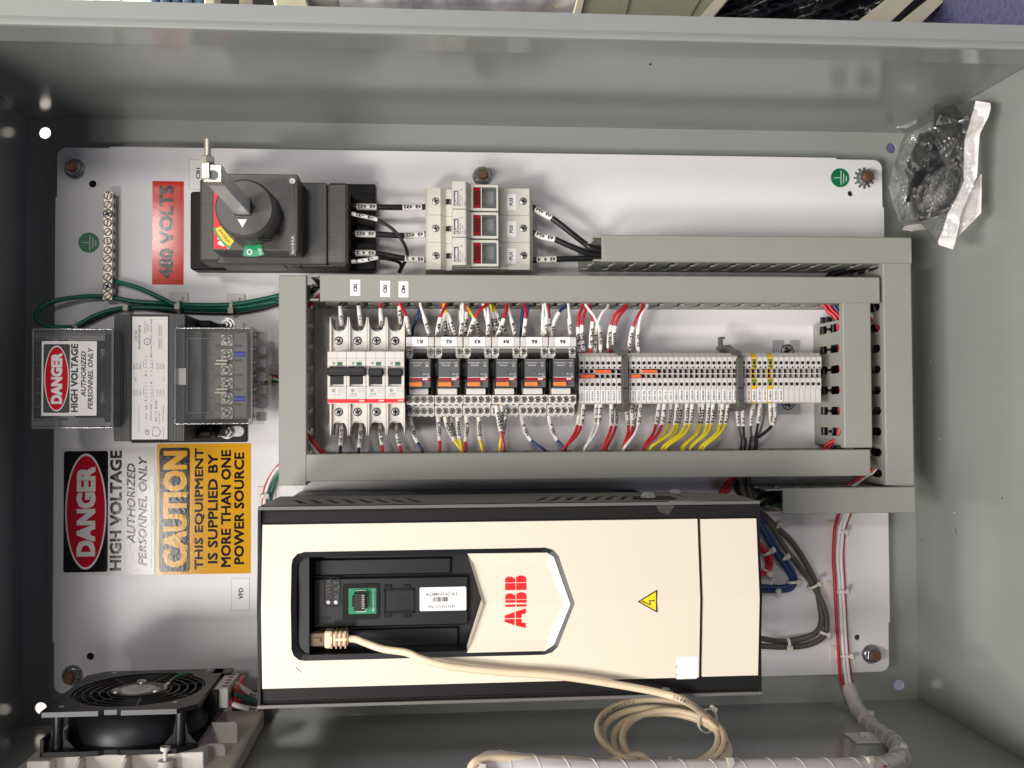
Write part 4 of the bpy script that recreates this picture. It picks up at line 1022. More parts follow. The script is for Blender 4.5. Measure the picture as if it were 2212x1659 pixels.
for i in range(4):
    for (u, vv) in ((341, 706), (351, 706)):
        for j in range(6):
            q = P(u, vv + j * 8 + (4 if j > 2 else 0), z); n = 8; R2 = 1.5; sg = 1 if u < 345 else -1
            if i == 0: mb.tube([(q.x + sg * R2 * math.cos(-PI / 2 + k * PI / n), q.y + 1.75 * math.sin(-PI / 2 + k * PI / n), z) for k in range(n + 1)], .16, 'ink', 4)
ut(300, 905, 'www.hammondpowersolutions', 26, 1.3); ut(316, 890, '500  VA', 13, 2); ut(326, 890, '50/60 HZ', 15, 2); ut(337, 888, '80 °C RISE', 19, 2.2); ut(344, 903, 'CUST. REF:', 11, 1.4); ut(353, 893, 'PATENT PENDING', 15, 1.2); ut(318, 934, 'CE', 5.2, 3.4, bold=.01); ut(353, 934, 'MADE IN CANADA', 10, 1)
for (u, v, r) in ((318, 738, 3.1),): q = P(u, v, z); mb.sheet(circle(q.x, q.y, r, 24), z, 'ink', holes=[circle(q.x, q.y, r - .5, 24)]); mb.text('UL', (q.x, q.y, z + .02), 2.6, 2, 'ink', res=1, **UP)
q = P(338, 932, z); mb.sheet([(q.x - 4, q.y - 4), (q.x + 2, q.y - 4.5), (q.x + 4, q.y), (q.x + 1, q.y + 4), (q.x - 3, q.y + 4)], z, 'ink', holes=[[(q.x - 3.6, q.y - 3.6), (q.x + 1.7, q.y - 4), (q.x + 3.5, q.y), (q.x + .8, q.y + 3.5), (q.x - 2.7, q.y + 3.5)]])
part(t, 'rating_label', mb)
# terminal boards
mb = MB(); a, b, c, d = RX(376, 716, 535, 905, 62); mb.box(x1 - 6, b, c, d, 20, 62, 'board_grey', 1); mb.box(x1 - 6, x1 + 12, c, d, 62, 74, 'dark_grey', 1)
for k in range(6):
    q = P(491, 734 + k * 31.6, 64); mb.box(q.x - 11, q.x + 12, q.y + 7.1, q.y + 7.9, 62, 66, 'dark_grey'); mb.text(str(6 - k), (q.x - 14, q.y, 62.1), 2.2, 3, 'dark_grey', **UP)
part(t, 'terminal_board', mb)
mb = MB(); a, b, c, d = RX(240, 722, 268, 912, 66); mb.box(a - 6, x0 + 4, c, d, 20, 66, 'core_grey', 1); mb.box(a - 42, a - 6, c + 4, d - 4, 14, 40, 'core_grey', 2); part(t, 'terminal_board', mb)
def lug(u, v, z, nm='terminal_screw'):
    q = P(u, v, z); mb = MB(); mb.box(q.x - 5.8, q.x + 5.8, q.y - 5.8, q.y + 5.8, z - 2, z, 'lug_metal', .8); mb.screw(q.x, q.y, z, 4.2, 'lug_metal', 'steel_dark', 'steel_dark'); part(t, nm, mb)
for v in (735, 766, 799, 828, 861, 892): lug(490, v, 64)
for (u, v) in ((411, 766), (413, 861), (230, 766), (230, 858)): lug(u, v, 64)
for (v0, v1) in ((766, 799), (828, 861)):
    q = P(483, (v0 + v1) / 2, 68); mb = MB(); mb.box(q.x - 8, q.x + 3, q.y - 2.6, q.y - .5, 62, 69, 'brass_pale', .3); mb.box(q.x - 7, q.x + 4, q.y + .5, q.y + 2.6, 62, 69, 'brass_pale', .3); part(t, 'link_clip', mb)
for v in (765, 861):
    q = P(519, v, 60); mb = MB(); mb.cyl((q.x - 12, q.y, 60), (q.x - 7, q.y, 60), 2.4, 'brass_pale', 12); mb.cyl((q.x - 7, q.y, 60), (q.x + 5, q.y, 60), 3.2, 'blue_lug', 14); part(t, 'crimp_lug', mb)
# clear covers
def cover(u0, v0, u1, v1, zt, zb, name):
    a, b, c, d = RX(u0, v0, u1, v1, zt); mb = MB()
    mb.prism(rrect(a, b, c, d, 4), zt - 1.6, zt, 'clear_cover', ch=0.6)
    for (p, q, r, s_) in ((a, b, d - 1.6, d), (a, b, c, c + 1.6), (a, a + 1.6, c + 1.7, d - 1.7), (b - 1.6, b, c + 1.7, d - 1.7)): mb.box(p, q, r, s_, zb, zt - 1.7, 'clear_cover')
    return a, b, c, d, mb
a, b, c, d, mb = cover(69, 709, 245, 926, 112, 40, 'cover')
for k in range(7): yy = c + 8 + k * (d - c - 16) / 6; mb.box(a + 1.7, a + 9, yy - 1.2, yy + .2, 96, 109, 'clear_edge', .4); mb.box(a + 5, a + 13, yy - 1.4, yy + 1.4, 60, 62, 'clear_edge')
mb.box(b - 16, b + 4, c + 2, d - 2, 60, 61.5, 'clear_cover'); mb.box(b + 2.4, b + 4, c + 3, d - 3, 44, 60, 'clear_edge')
mb.tube([(a + .8, c + .8, 112), (b - .8, c + .8, 112)], .9, 'clear_edge', 6); mb.tube([(a + .8, d - .8, 112), (b - .8, d - .8, 112)], .9, 'clear_edge', 6); mb.tube([(b - .8, c + .8, 112), (b - .8, d - .8, 112)], 1.1, 'clear_edge', 6); mb.tube([(a + .8, c + .8, 112), (a + .8, d - .8, 112)], .9, 'clear_edge', 6)
cv = part(t, 'clear_cover', mb, 'clear plastic cover carrying a DANGER label')
e = RX(90, 737, 209, 898, 112.2); mb = MB(); mb.box(e[0], e[1], e[2], e[3], 112.1, 112.4, 'gloss_label')
danger(mb, e[0] + .5, e[1] + .5, e[2] + 1, e[3] - 1, 112.5, 'ink', 'sticker_danger', 'gloss_label'); part(cv, 'danger_label', mb)
e = RX(242, 793, 267, 829, 84); mb = MB(); mb.box(e[0], e[1], e[2], e[3], 83.7, 84, 'gloss_label'); mb.text('460V', ((e[0] + e[1]) / 2, (e[2] + e[3]) / 2, 84.1), 8, 2.6, 'ink', bold=.03, **UP); part(t, 'voltage_label', mb)
a, b, c, d, mb = cover(377, 707, 546, 917, 96, 30, 'cover')
for k in range(7): yy = c + 7 + k * (d - c - 14) / 6; mb.box(b, b + 9, yy - 4.2, yy + 4.2, 74, 76, 'clear_edge', .4); mb.box(b - 3, b + 2, yy - 1, yy + 1, 70, 94, 'clear_edge', .3)
for (y_) in (c + .8, d - .8): mb.tube([(a + .8, y_, 96), (b - .8, y_, 96)], .9, 'clear_edge', 6)
for (x_) in (a + .8, b - .8): mb.tube([(x_, c + .8, 96), (x_, d - .8, 96)], 1.0, 'clear_edge', 6)
e = RX(404, 731, 506, 892, 96)
for (p, q, r, s_) in ((e[0], e[1], e[2], e[2] + .4), (e[0], e[1], e[3] - .4, e[3]), (e[0], e[0] + .4, e[2], e[3]), (e[1] - .4, e[1], e[2], e[3])): mb.box(p, q, r, s_, 96.05, 96.25, 'clear_edge')
cv = part(t, 'clear_cover', mb)
e = RX(376, 795, 400, 831, 96); mb = MB(); mb.box(e[0], e[1], e[2], e[3], 92.5, 93, 'gloss_label'); part(cv, 'voltage_label', mb)

# ================================================================== drive
VZ = 218.
t = thing('motor_drive', 'large cream and black variable speed drive filling the lower half of the plate', 'motor drive', P(1100, 1300, 0))
VX0, VX1, VY0, VY1 = RX(555, 1094, 1646, 1514, VZ)
VY1 = P(900, 1092, VZ).y; VY0 = P(900, 1524, VZ).y; YM = P(1100, 1305, VZ + 7).y
mb = MB(); mb.box(VX0 + 8, VX1 - 60, VY0 + 6, VY1 - 6, .3, 110, 'black_plastic', 1.5); mb.box(VX0 + 8, VX1 - 90, VY1 - 6, VY1 - 4, 3, 60, 'pit_black'); mb.box(VX0 + 30, VX0 + 250, VY1 - 6, VY1 - 5.5, 70, 104, 'socket_grey')
mb.text('WARNING  HOT SURFACE  DISCONNECT POWER BEFORE SERVICING', (VX0 + 140, VY1 - 5.4, 86), 200, 8, 'ink_soft', rd=(1, 0, 0), ud=(0, 0, -1), res=1)
part(t, 'heatsink_housing', mb)
mb = MB(); SX = P(1513, 1300, VZ).x; L = VX1 - VX0
def sidewall(y, s):
    """side of the front housing with slanted vent slots; s=+1 upper side"""
    f = lambda a, b, z: (a, y - s * z, b)
    vents = []
    for k in range(8): vents.append([(VX0 + 17 + k * 13.5 + dz * .35, 150 + dz) for dz in (0, 38)] + [(VX0 + 22.5 + k * 13.5 + dz * .35, 150 + dz) for dz in (38, 0)])
    for k in range(8): vents.append([(SX - 118 + k * 11.6 - dz * .35, 150 + dz) for dz in (0, 38)] + [(SX - 113 + k * 11.6 - dz * .35, 150 + dz) for dz in (38, 0)])
    outl = [(VX0, VZ - 3), (VX0 + 3, 112), (VX1 - 38, 112), (VX1 - 18, 135), (VX1 - 8, 135), (VX1, 150), (VX1, VZ - 3)]
    mb.prism(outl, 0, 2.4, 'mid_grey', fn=f, holes=vents)  # lighter grey than the bezel: light on black plastic put into the colour
    mb.box(VX0 + 4, SX - 2, y - s * 4.6, y - s * 4, 114, VZ - 6, 'void')
    for z_ in (VZ - 8,): mb.box(VX0 + 2, VX1 - 1, y - s * .0, y + s * .15, z_ - .25, z_ + .25, 'void')
sidewall(VY1, 1); sidewall(VY0, -1)
mb.box(VX0, VX0 + 2.4, VY0 + 2.4, VY1 - 2.4, 112, VZ - 3, 'black_plastic'); mb.box(VX1 - 2.4, VX1, VY0 + 2.4, VY1 - 2.4, 150, VZ - 3, 'black_plastic')
mb.box(SX - .5, SX + .5, VY1, VY1 + .15, 114, VZ, 'void'); part(t, 'front_housing', mb)
# screw pocket on the upper side
p = Py(1402, 1076, VY1); mb = MB(); mb.box(p.x - 12, p.x + 22, VY1 - .2, VY1 + .3, p.z - 18, p.z + 18, 'void', .1); mb.lathe((p.x, VY1 + .3, p.z - 4), (0, 1, 0), [(6.5, 0), (6, 2), (4, 4)], 'zinc', 20, True)
mb.prism([(p.x + 8, VZ - 2), (p.x + 18, VZ - 16), (p.x + 34, VZ - 30), (p.x + 42, VZ - 2), (p.x + 26, VZ + 1)], 0, .9, 'dark_grey', fn=lambda a, b, z: (a, VY1 + .2 + z, b)); part(t, 'cover_screw', mb)
p = Py(1437, 1060, VY1 - 1); mb = MB(); mb.lathe((p.x, VY1, 124), (0, 1, 0), [(5, 0), (4.4, 2), (2, 3)], 'zinc', 18, True); part(t, 'side_screw', mb)
mb = MB(); ft = [(P(u, v, VZ - 5).x, P(u, v, VZ - 5).y) for u, v in ((1416, 1085), (1460, 1092), (1445, 1113), (1425, 1106))]; mb.prism(ft, VZ - 9, VZ - 5.4, 'panel_grey', ch=.6); part(t, 'finger_notch', mb)
# front bezel: a shallow roof shape with its ridge along the middle
RZ = 8.
def roof(x, y, z): return (x, y, z + RZ * (1 - min(1, abs(y - YM) / ((VY1 - VY0) / 2))) - RZ)
def roofed(mb, outer, hole_pts, z0, z1, mat, inset_mat=None):
    """slab following the roof, split on the ridge; hole_pts = closed contour whose leftmost and rightmost points lie on the ridge"""
    (xa, xb, ya, yb) = outer
    for s in (1, -1):
        yo = yb if s > 0 else ya
        if hole_pts:
            up, dn = hole_pts; path = up if s > 0 else dn    # both run left -> right
            poly = [(xa, YM), (path[0][0], YM)] + path[1:-1] + [(path[-1][0], YM), (xb, YM), (xb, yo), (xa, yo)]
        else: poly = [(xa, YM), (xb, YM), (xb, yo), (xa, yo)]
        mb.prism(poly, z0, z1, mat, fn=roof)
rec = lambda pts, z: [(P(u, v, z).x, P(u, v, z).y) for u, v in pts]
z = VZ + 5
upc = rec([(627.5, 1304), (628, 1222), (631, 1209), (640, 1199), (655, 1194.5), (1180, 1185), (1196, 1190), (1208, 1204), (1241, 1304)], z)
dnc = rec([(627.5, 1304), (628, 1406), (633, 1420), (644, 1429), (657, 1431), (1178, 1417.5), (1194, 1412), (1206, 1400), (1241, 1304)], z)
holeA = (upc, dnc)
mb = MB(); roofed(mb, (VX0, VX1, VY0, VY1), holeA, VZ - 4, VZ + .5, 'black_plastic')
mb.box(SX + .1, SX + 1.1, VY0, VY1, VZ - 9, VZ - 7.4, 'void'); part(t, 'front_bezel', mb)
cy1 = P(1000, 1129, VZ + 1).y; cy0 = P(1000, 1479, VZ + 1).y
mb = MB(); roofed(mb, (P(564, 1300, VZ + 4).x, SX - 1.2, cy0, cy1), holeA, VZ + .5, VZ + 4, 'cream'); part(t, 'front_cover', mb)
mb = MB(); roofed(mb, (SX + 1.6, P(1641, 1300, VZ + 4).x, cy0 + .3, cy1 - .3), None, VZ + .5, VZ + 4, 'cream'); part(t, 'terminal_cover', mb)
mb = MB(); mb.prism(rec([(1425, 1506), (1437, 1487), (1444, 1487), (1466, 1506)], VZ), VZ - 7.6, VZ - 6.8, 'mid_grey'); part(t, 'lower_notch', mb)
# the recess rim
mb = MB(); k2 = lambda path, d: path
loop = upc + dnc[1:-1][::-1]; cxr = sum(p[0] for p in loop) / len(loop); cyr = sum(p[1] for p in loop) / len(loop)
def shrink(l, dx, dy): return [(p[0] + (dx if p[0] < cxr else -dx) * min(1, abs(p[0] - cxr) / 60), p[1] + (dy if p[1] < cyr else -dy) * min(1, abs(p[1] - cyr) / 35)) for p in l]
inner = shrink(loop, 4.2, 4.2); n = len(loop)
zt = lambda p: roof(p[0], p[1], VZ + 4.4)
mb.add([zt(p) for p in loop] + [roof(p[0], p[1], VZ + 2.6) for p in inner] + [(p[0], p[1], 186) for p in inner], [(i, (i + 1) % n, n + (i + 1) % n, n + i) for i in range(n)] + [(n + i, n + (i + 1) % n, 2 * n + (i + 1) % n, 2 * n + i) for i in range(n)], 'pit_black')
lw = P(668, 1300, VZ - 4).x; mb.prism([(inner[0][0] + .2, p) for p in ()] or [(P(631, 1300, VZ).x, P(640, 1420, VZ).y), (lw, P(640, 1424, VZ).y), (lw, P(640, 1200, VZ).y), (P(631, 1300, VZ).x, P(640, 1205, VZ).y)], 196, VZ - 3, 'pit_black')
part(t, 'recess_rim', mb)
FL = 190.; mb = MB(); mb.prism(shrink(loop, 2, 2), FL - 4, FL, 'pit_black')
a, b, c, d = RX(676, 1247, 1012, 1353, FL + 6); mb.box(a, b, c, d, FL, FL + 6, 'pit_black', 1); 
mb.box(a, b - 14, RX(676, 1205, 1012, 1240, FL)[2], RX(676, 1205, 1012, 1240, FL)[3], FL, FL + 3, 'pit_black', 1); e = RX(676, 1356, 990, 1396, FL); mb.box(a, e[1], e[2], e[3], FL, FL + 3, 'pit_black', 1)
PZ = FL + 6
a, b, c, d = RX(740, 1261, 820, 1338, PZ); mb.prism(rrect(a, b, c, d, 2), PZ, PZ + 1.2, 'void', holes=[rrect(a + 4.4, b - 2.6, c + 4, d - 3.4, 1)])
a, b, c, d = RX(829, 1271, 896, 1325, PZ)
for (p, q, r, s_) in ((a, b, d - 2, d), (a, b, c, c + 2), (a, a + 1.4, c, d), (b - 1.4, b, c, d)): mb.box(p, q, r, s_, PZ, PZ + .9, 'void', .2)
for (u, v) in ((838, 1268), (879, 1268), (838, 1328), (879, 1328)): q = P(u, v, PZ); mb.box(q.x - 3, q.x + 3, q.y - 2, q.y + 2, PZ, PZ + 1.2, 'void', .3)
for k in range(5): q = P(862 + k * 5, 1298, PZ); mb.text('x10 Nm', (q.x - 2, q.y, PZ + .1), 9, 1.0, 'void', res=1, **UP)
a, b, c, d = RX(700, 1247, 736, 1310, PZ); mb.prism(rrect(a, b, c, d, 3), PZ, PZ + .5, 'black_plastic', holes=[rrect(a + .6, b - .6, c + .6, d - .6, 2.4)])
for (u, v, s_, w_) in ((709.5, 1276, 'POWER', 19), (727, 1278, 'FAULT', 18)): q = P(u, v, PZ); mb.text(s_, (q.x, q.y, PZ + .3), w_, 3.8, 'mid_grey', res=1, **UP)
q = P(698, 1337, PZ); mb.text('TERM.', (q.x, q.y, PZ + .3), 14, 4, 'black_plastic', res=1, **STR)
part(t, 'keypad_recess', mb)
for (u, v) in ((709.5, 1301), (726, 1301)): q = P(u, v, PZ + 1); mb = MB(); mb.lathe((q.x, q.y, PZ), (0, 0, 1), [(1.9, 0), (1.9, .6), (1.2, 1.5)], 'label_white', 16, True); part(t, 'indicator_led', mb)
mb = MB(); a, b, c, d = RX(752, 1270, 813, 1326, PZ); mb.box(a, b, c, d, PZ - 1, PZ + .6, 'pcb_green'); part(t, 'circuit_board', mb); pcb = bpy.data.objects[-1] if False else None
mb = MB(); a, b, c, d = RX(764, 1281, 789, 1320, PZ + 8); mb.box(a, b, c, d, PZ, PZ + 8, 'pit_black', .6); mb.box(a - 1.6, a + 1, c + 3, d - 3, PZ, PZ + 6, 'pit_black', .4)
for k in range(8): mb.box(b - 2.8, b - .6, c + 1.6 + k * 1.5, c + 2.2 + k * 1.5, PZ + 8, PZ + 8.15, 'brass_pale')
a, b, c, d = RX(770, 1275, 791, 1322, PZ + .8)
for (p, q, r, s_) in ((a, b, d - .4, d), (a, b, c, c + .4), (a, a + .4, c, d), (b - .4, b, c, d)): mb.box(p, q, r, s_, PZ + .6, PZ + .7, 'label_white')
q = P(806, 1298, PZ + 1); mb.text('ABB 69023975 E 1/2', (q.x, q.y, PZ + .7), 18, 1.4, 'label_white', res=1, **UP); q = P(794, 1298, PZ + 1); mb.text('ZDPI-01', (q.x, q.y, PZ + .7), 7, 1.2, 'label_white', res=1, **UP); part(t, 'panel_socket', mb)
mb = MB(); a, b, c, d = RX(906.5, 1268, 1007, 1319, PZ); mb.prism(rrect(a, b, c, d, 1.2), PZ + .05, PZ + .4, 'label_white')
mb.text('ACS880-01-021A-5', ((a + b) / 2 - 1, d - 5.6, PZ + .5), 26, 2.8, 'ink', bold=.01, res=1, **STR); mb.text('S/N: 2253553689', ((a + b) / 2 - 1.4, c + 3.4, PZ + .5), 22.6, 2.4, 'ink', bold=.01, res=1, **STR)
xx = (a + b) / 2 - 8; rb = random.Random(5)
while xx < (a + b) / 2 + 4: w_ = rb.choice((.25, .25, .5, .7)); mb.box(xx, xx + w_, (c + d) / 2 - 2.2, (c + d) / 2 + 1.6, PZ + .42, PZ + .5, 'ink'); xx += w_ + rb.choice((.25, .3, .5))
part(t, 'serial_label', mb)
# keypad blank with emblem
zc = VZ + 6
ctr = rec([(1010, 1197), (1182, 1195), (1197, 1204), (1232, 1304.5), (1197, 1395), (1178, 1408), (1009, 1412), (1043, 1304.5)], VZ + 3)
inr = rec([(1024, 1221), (1183, 1220), (1219, 1304.5), (1183, 1384), (1021, 1387), (1050, 1304.5)], VZ + 3)
mb = MB(); zi = lambda p, dz: roof(p[0], p[1], VZ + 4 + dz); o8 = ctr; i6 = [inr[0], inr[1], inr[1], inr[2], inr[3], inr[3], inr[4], inr[5]]
mb.add([zi(p, 0) for p in o8] + [zi(p, -3.2) for p in i6] + [(p[0], p[1], 200) for p in o8], [(i, (i + 1) % 8, 8 + (i + 1) % 8, 8 + i) for i in range(8)] + [(i, (i + 1) % 8, 16 + (i + 1) % 8, 16 + i) for i in range(8)], 'cream')
for sel in ((0, 1, 2, 5), (5, 2, 3, 4)):
    mb.add([zi(inr[i], -3.2) for i in sel], [(0, 1, 2, 3)], 'cream')
bl = part(t, 'keypad_blank', mb)
mb = MB()
def emblem(px0, px1, v0, v1, kind):
    """one block letter of the emblem, split by a cross: local a runs up the photo (letter width), b to the left (letter height)"""
    A = P(px0, v1, VZ + 4); B = P(px1, v0, VZ + 4); H = B.x - A.x; Wd = B.y - A.y; zz = lambda p: roof(p[0], p[1], VZ + 1.4)
    def poly(pts, hole=None): mb.sheet(pts, 0, 'logo_red', fn=lambda a, b, z: (lambda q: (q[0], q[1], roof(q[0], q[1], VZ + .95)[2]))((B.x - b * H, A.y + a * Wd)), holes=hole or [])
    if kind == 'B':
        poly([(0, .52), (.0, 1), (.48, 1), (.48, .52)]); poly([(0, 0), (0, .48), (.48, .48), (.48, 0)])
        poly([(.52, .52), (.52, 1), (.74, 1)] + [(.74 + .2 * math.sin(i * PI / 8), .79 + .21 * math.cos(i * PI / 8)) for i in range(9)] + [(.84, .55), (.86, .52)])
        poly([(.52, 0), (.52, .48), (.9, .48)] + [(.74 + .26 * math.sin(.4 + i * (PI - .4) / 8), .25 + .25 * math.cos(.4 + i * (PI - .4) / 8)) for i in range(9)])
    else:
        poly([(.0, 0), (.14, .48), (.48, .48), (.48, .2), (.3, .2), (.26, 0)]); poly([(1, 0), (.86, .48), (.52, .48), (.52, .2), (.7, .2), (.74, 0)])
        poly([(.16, .53), (.34, 1), (.48, 1), (.48, .53)]); poly([(.84, .53), (.66, 1), (.52, 1), (.52, .53)])
emblem(1092, 1138, 1245, 1277, 'B'); emblem(1092, 1138, 1281, 1313, 'B'); emblem(1091, 1137, 1316, 1361, 'A')
part(bl, 'emblem', mb)
q = P(1402, 1299, VZ + 4); mb = MB(); rz = lambda x, y, dz: roof(x, y, VZ + 4 + dz)
tri = [(q.x - 9.3, q.y), (q.x + 6.5, q.y + 9.1), (q.x + 6.5, q.y - 9.1)]
sh = lambda k, dz: [rz(q.x + (p[0] - q.x) * k, q.y + (p[1] - q.y) * k, dz) for p in tri]
qx = sum(p[0] for p in tri) / 3; sh = lambda k, dz: [(qx + (p[0] - qx) * k, q.y + (p[1] - q.y) * k, VZ + 4.05 + dz) for p in tri]
mb.add(sh(1, .1), [(0, 1, 2)], 'ink'); mb.add(sh(.82, .15), [(0, 1, 2)], 'warn_yellow')
bolt = [(-5.8, 1.2), (-5.6, -.2), (.6, -1.9), (-.2, 1.0), (3.4, .7), (3.4, 1.5), (5, .8), (3.4, -.4), (3.4, .1), (1.0, .2), (1.4, -3.2)]
mb.sheet([(q.x + a, q.y + b) for a, b in bolt], VZ + 4.3, 'ink'); part(t, 'voltage_symbol', mb)
a, b, c, d = RX(1461, 1419, 1508.5, 1468.5, VZ); mb = MB(); mb.add([rz(x, y, .12) for x, y in rrect(a, b, c, d, 1.6)], [tuple(range(24))], 'label_white')
for k, yy in enumerate((.12, .2, .48, .55)): mb.add([rz(a + .4 + dx, c + (d - c) * yy + dy, .2) for dx, dy in ((0, 0), (.5, 0), (.5, 1.2), (0, 1.2))], [(0, 1, 2, 3)], 'ink')
part(t, 'blank_label', mb)
q = P(642, 1446, VZ); mb = MB(); mb.tube([rz(q.x - 1, q.y + 2, .3), rz(q.x, q.y, .3), rz(q.x + 2.4, q.y - 1.6, .3), rz(q.x + 3, q.y - 3, .3)], .22, 'ink_pale', 5); part(t, 'stray_fibre', mb)
# ================================================================== wires
def proj(p):
    q = CR @ (Vector(p) - CAMP); return 1106 + F * q.x / -q.z, 829.5 - F * q.y / -q.z
COLN = {'red_wire': 'red', 'blue_wire': 'blue', 'yellow_wire': 'yellow', 'white_wire': 'white', 'black_wire': 'black', 'green_wire': 'green', 'grey_wire': 'grey', 'tan_wire': 'beige', 'bare_wire': 'bare'}
def wire(col, label, pts, r=1.5, sleeves=(), extra0=None, extra1=None, axis='v', group='control wires', per=7, flip=True, sr=None, th=3.7, name='wire', cat='wire'):
    loc = [P(*p) for p in pts]
    if extra0 is not None: loc = [Vector(extra0)] + loc
    if extra1 is not None: loc = loc + [Vector(extra1)]
    path = catmull(loc, per); path = [p for i, p in enumerate(path) if i == 0 or (p - path[i - 1]).length > 1e-4]
    t = thing(name, label, cat, path[len(path) // 2], group); mb = MB(); mb.tube(path, r, col, 9); part(t, 'insulation', mb)
    L = arclen(path); pr = [proj(p) for p in path]; k = 1 if axis == 'v' else 0
    def s_at(val):
        for i in range(len(path) - 1):
            a, b = pr[i][k], pr[i + 1][k]
            if (a - val) * (b - val) <= 0 and a != b: return L[i] + (L[i + 1] - L[i]) * (val - a) / (b - a)
        return L[0] if abs(pr[0][k] - val) < abs(pr[-1][k] - val) else L[-1]
    for sl in sleeves:
        v0, v1, txt = sl[:3]; fr = sl[3] if len(sl) > 3 else .72
        s0, s1 = sorted((s_at(v0), s_at(v1))); sr_ = sr or r + .62
        if s1 - s0 < 1: continue
        seg = cut(path, s0, s1); m = MB(); m.tube(seg, sr_, 'sleeve_white', 12)
        if txt:
            Ls = arclen(seg)[-1]; w = min(Ls * (fr + .1), 2.9 * len(txt)); off = sl[4] if len(sl) > 4 else .5
            c = Ls * off; c = min(max(c, w / 2 + .4), Ls - w / 2 - .4)
            m.tube_text(seg, c - w / 2, c + w / 2, sr_, txt, th, 'ink', flip=flip, face=(.12, 0, 1), bold=.06)
        part(t, 'marker_sleeve', m)
    return t, path
MAINY = RM_[2]; BOTY = RB[3]
def top(col, where, pts, v0, v1, txt, off=.5, z0=52):
    (u, v, *_z) = pts[0]
    zz = [z0, 56, 50, 42]
    full = [(p[0], p[1], (p[2] if len(p) > 2 else zz[min(i, 3)])) for i, p in enumerate(pts)]
    a = P(*full[0])
    nm = '%s wire %s%s' % (COLN[col], ('sleeved %s ' % txt) if txt else '', where)
    wire(col, nm, full, extra0=(a.x + .5, MAINY + 9, z0 - 4), sleeves=((v0, v1, txt, .74, off),) if v0 else ())
DK = 38
# above the breakers
top('black_wire', 'above the left pole of breaker CB2', [(735, 659), (737, 690), (738, 712, DK)], 663, 712, '031143', .55)
top('black_wire', 'above the right pole of breaker CB2', [(775, 659), (778, 690), (779, 712, DK)], 662, 712, '031142', .55)
top('red_wire', 'above breaker CB3', [(822, 659), (823, 690), (822, 712, DK)], 668, 712, '031202', .6)
top('red_wire', 'dropping behind breaker CB4', [(863, 659, 46), (864, 690, 44), (866, 712, DK)], 661, 712, '3X1-L2B', .6)
top('red_wire', 'bending down between CB4 and socket R1', [(866, 657), (875, 678, 64), (882, 705, 62), (885, 730, 48)], 684, 728, '3X1-L2C', .6, 58)
top('blue_wire', 'leaning left above socket R1', [(909, 659), (903, 680), (893, 708), (888, 730, 40)], None, None, '')
top('white_wire', 'at the right side of socket R1', [(908, 657), (915, 680, 60), (923, 708, 58), (929, 730, 46)], 684, 727, '3X1-X2', .6, 56)
top('red_wire', 'at the left side of socket R2', [(964, 657), (955, 676, 62), (947, 704, 60), (944, 730, 48)], 686, 728, '032143', .6, 56)
top('red_wire', 'half hidden at the left of socket R2', [(956, 659, 44), (955, 684, 42), (951, 712, 40), (950, 730, 36)], 668, 724, '', .5, 44)
top('yellow_wire', 'behind socket R2, left of its two neighbours', [(958, 659, 44), (960, 684, 44), (961, 710, 42), (962, 730, 36)], 672, 728, '3XR221', .6, 44)
top('yellow_wire', 'behind socket R2, between two other sleeves', [(961, 659, 46), (967, 684, 46), (973, 710, 44), (976, 730, 36)], 676, 728, '3XR231', .6, 46)
top('yellow_wire', 'slanting to the right side of socket R2', [(960, 660), (967, 677, 54), (977, 704, 52), (986, 730, 44)], 676, 728, '3XR241', .6, 50)
top('white_wire', 'straight down between sockets R2 and R3', [(1000, 658), (1000, 682, 58), (997, 708, 56), (994, 730, 46)], 688, 728, '031203', .6, 54)
top('white_wire', 'hidden behind the wire between sockets R2 and R3', [(997, 658, 44), (995, 684, 42), (998, 710, 40), (999, 730, 36)], 670, 728, '', .5, 44)
top('red_wire', 'behind the left side of socket R3', [(1008, 658, 46), (1008, 684, 44), (1006, 710, 42), (1005, 730, 36)], 673, 728, '031282', .6, 46)
top('yellow_wire', 'behind the middle of socket R3', [(1009, 660, 46), (1017, 676, 46), (1030, 700, 44), (1036, 730, 36)], 684, 728, '3XR331', .6, 46)
top('red_wire', 'sweeping left to socket R3', [(1052, 657), (1036, 670, 64), (1022, 696, 62), (1012, 730, 48)], 687, 728, '032183', .65, 58)
top('white_wire', 'behind the sweep beside socket R3', [(1044, 658, 50), (1049, 676, 50), (1054, 702, 50), (1056, 730, 42)], 676, 728, '', .5, 48)
top('white_wire', 'straight down between sockets R3 and R4', [(1053, 657), (1055, 678, 60), (1055, 706, 58), (1053, 730, 46)], 687, 728, '031203', .62, 54)
top('red_wire', 'behind socket R4, leftmost of the hidden sleeves', [(1056, 659, 44), (1061, 684, 42), (1066, 710, 40), (1069, 730, 36)], 669, 728, '031282', .62, 44)
top('yellow_wire', 'behind socket R4, middle of the hidden sleeves', [(1060, 659, 46), (1067, 684, 44), (1073, 710, 42), (1077, 730, 36)], 673, 728, '3XR421', .5, 46)
top('yellow_wire', 'behind socket R4, slanting far to the right', [(1064, 659, 44), (1074, 680, 44), (1086, 706, 42), (1094, 722, 38)], 672, 719, '3XR431', .55, 44)
top('red_wire', 'crossing left to socket R4', [(1095, 657), (1091, 680, 62), (1083, 704, 62), (1073, 730, 48)], 689, 728, '032193', .6, 56)
top('white_wire', 'at the right side of socket R4', [(1097, 657), (1102, 680, 58), (1109, 706, 56), (1114, 730, 46)], 688, 728, '031203', .7, 54)
top('blue_wire', 'between sockets R4 and the left socket R6', [(1131, 660, 46), (1127, 684, 46), (1126, 710, 44), (1125, 730, 38)], None, None, '', .5, 46)
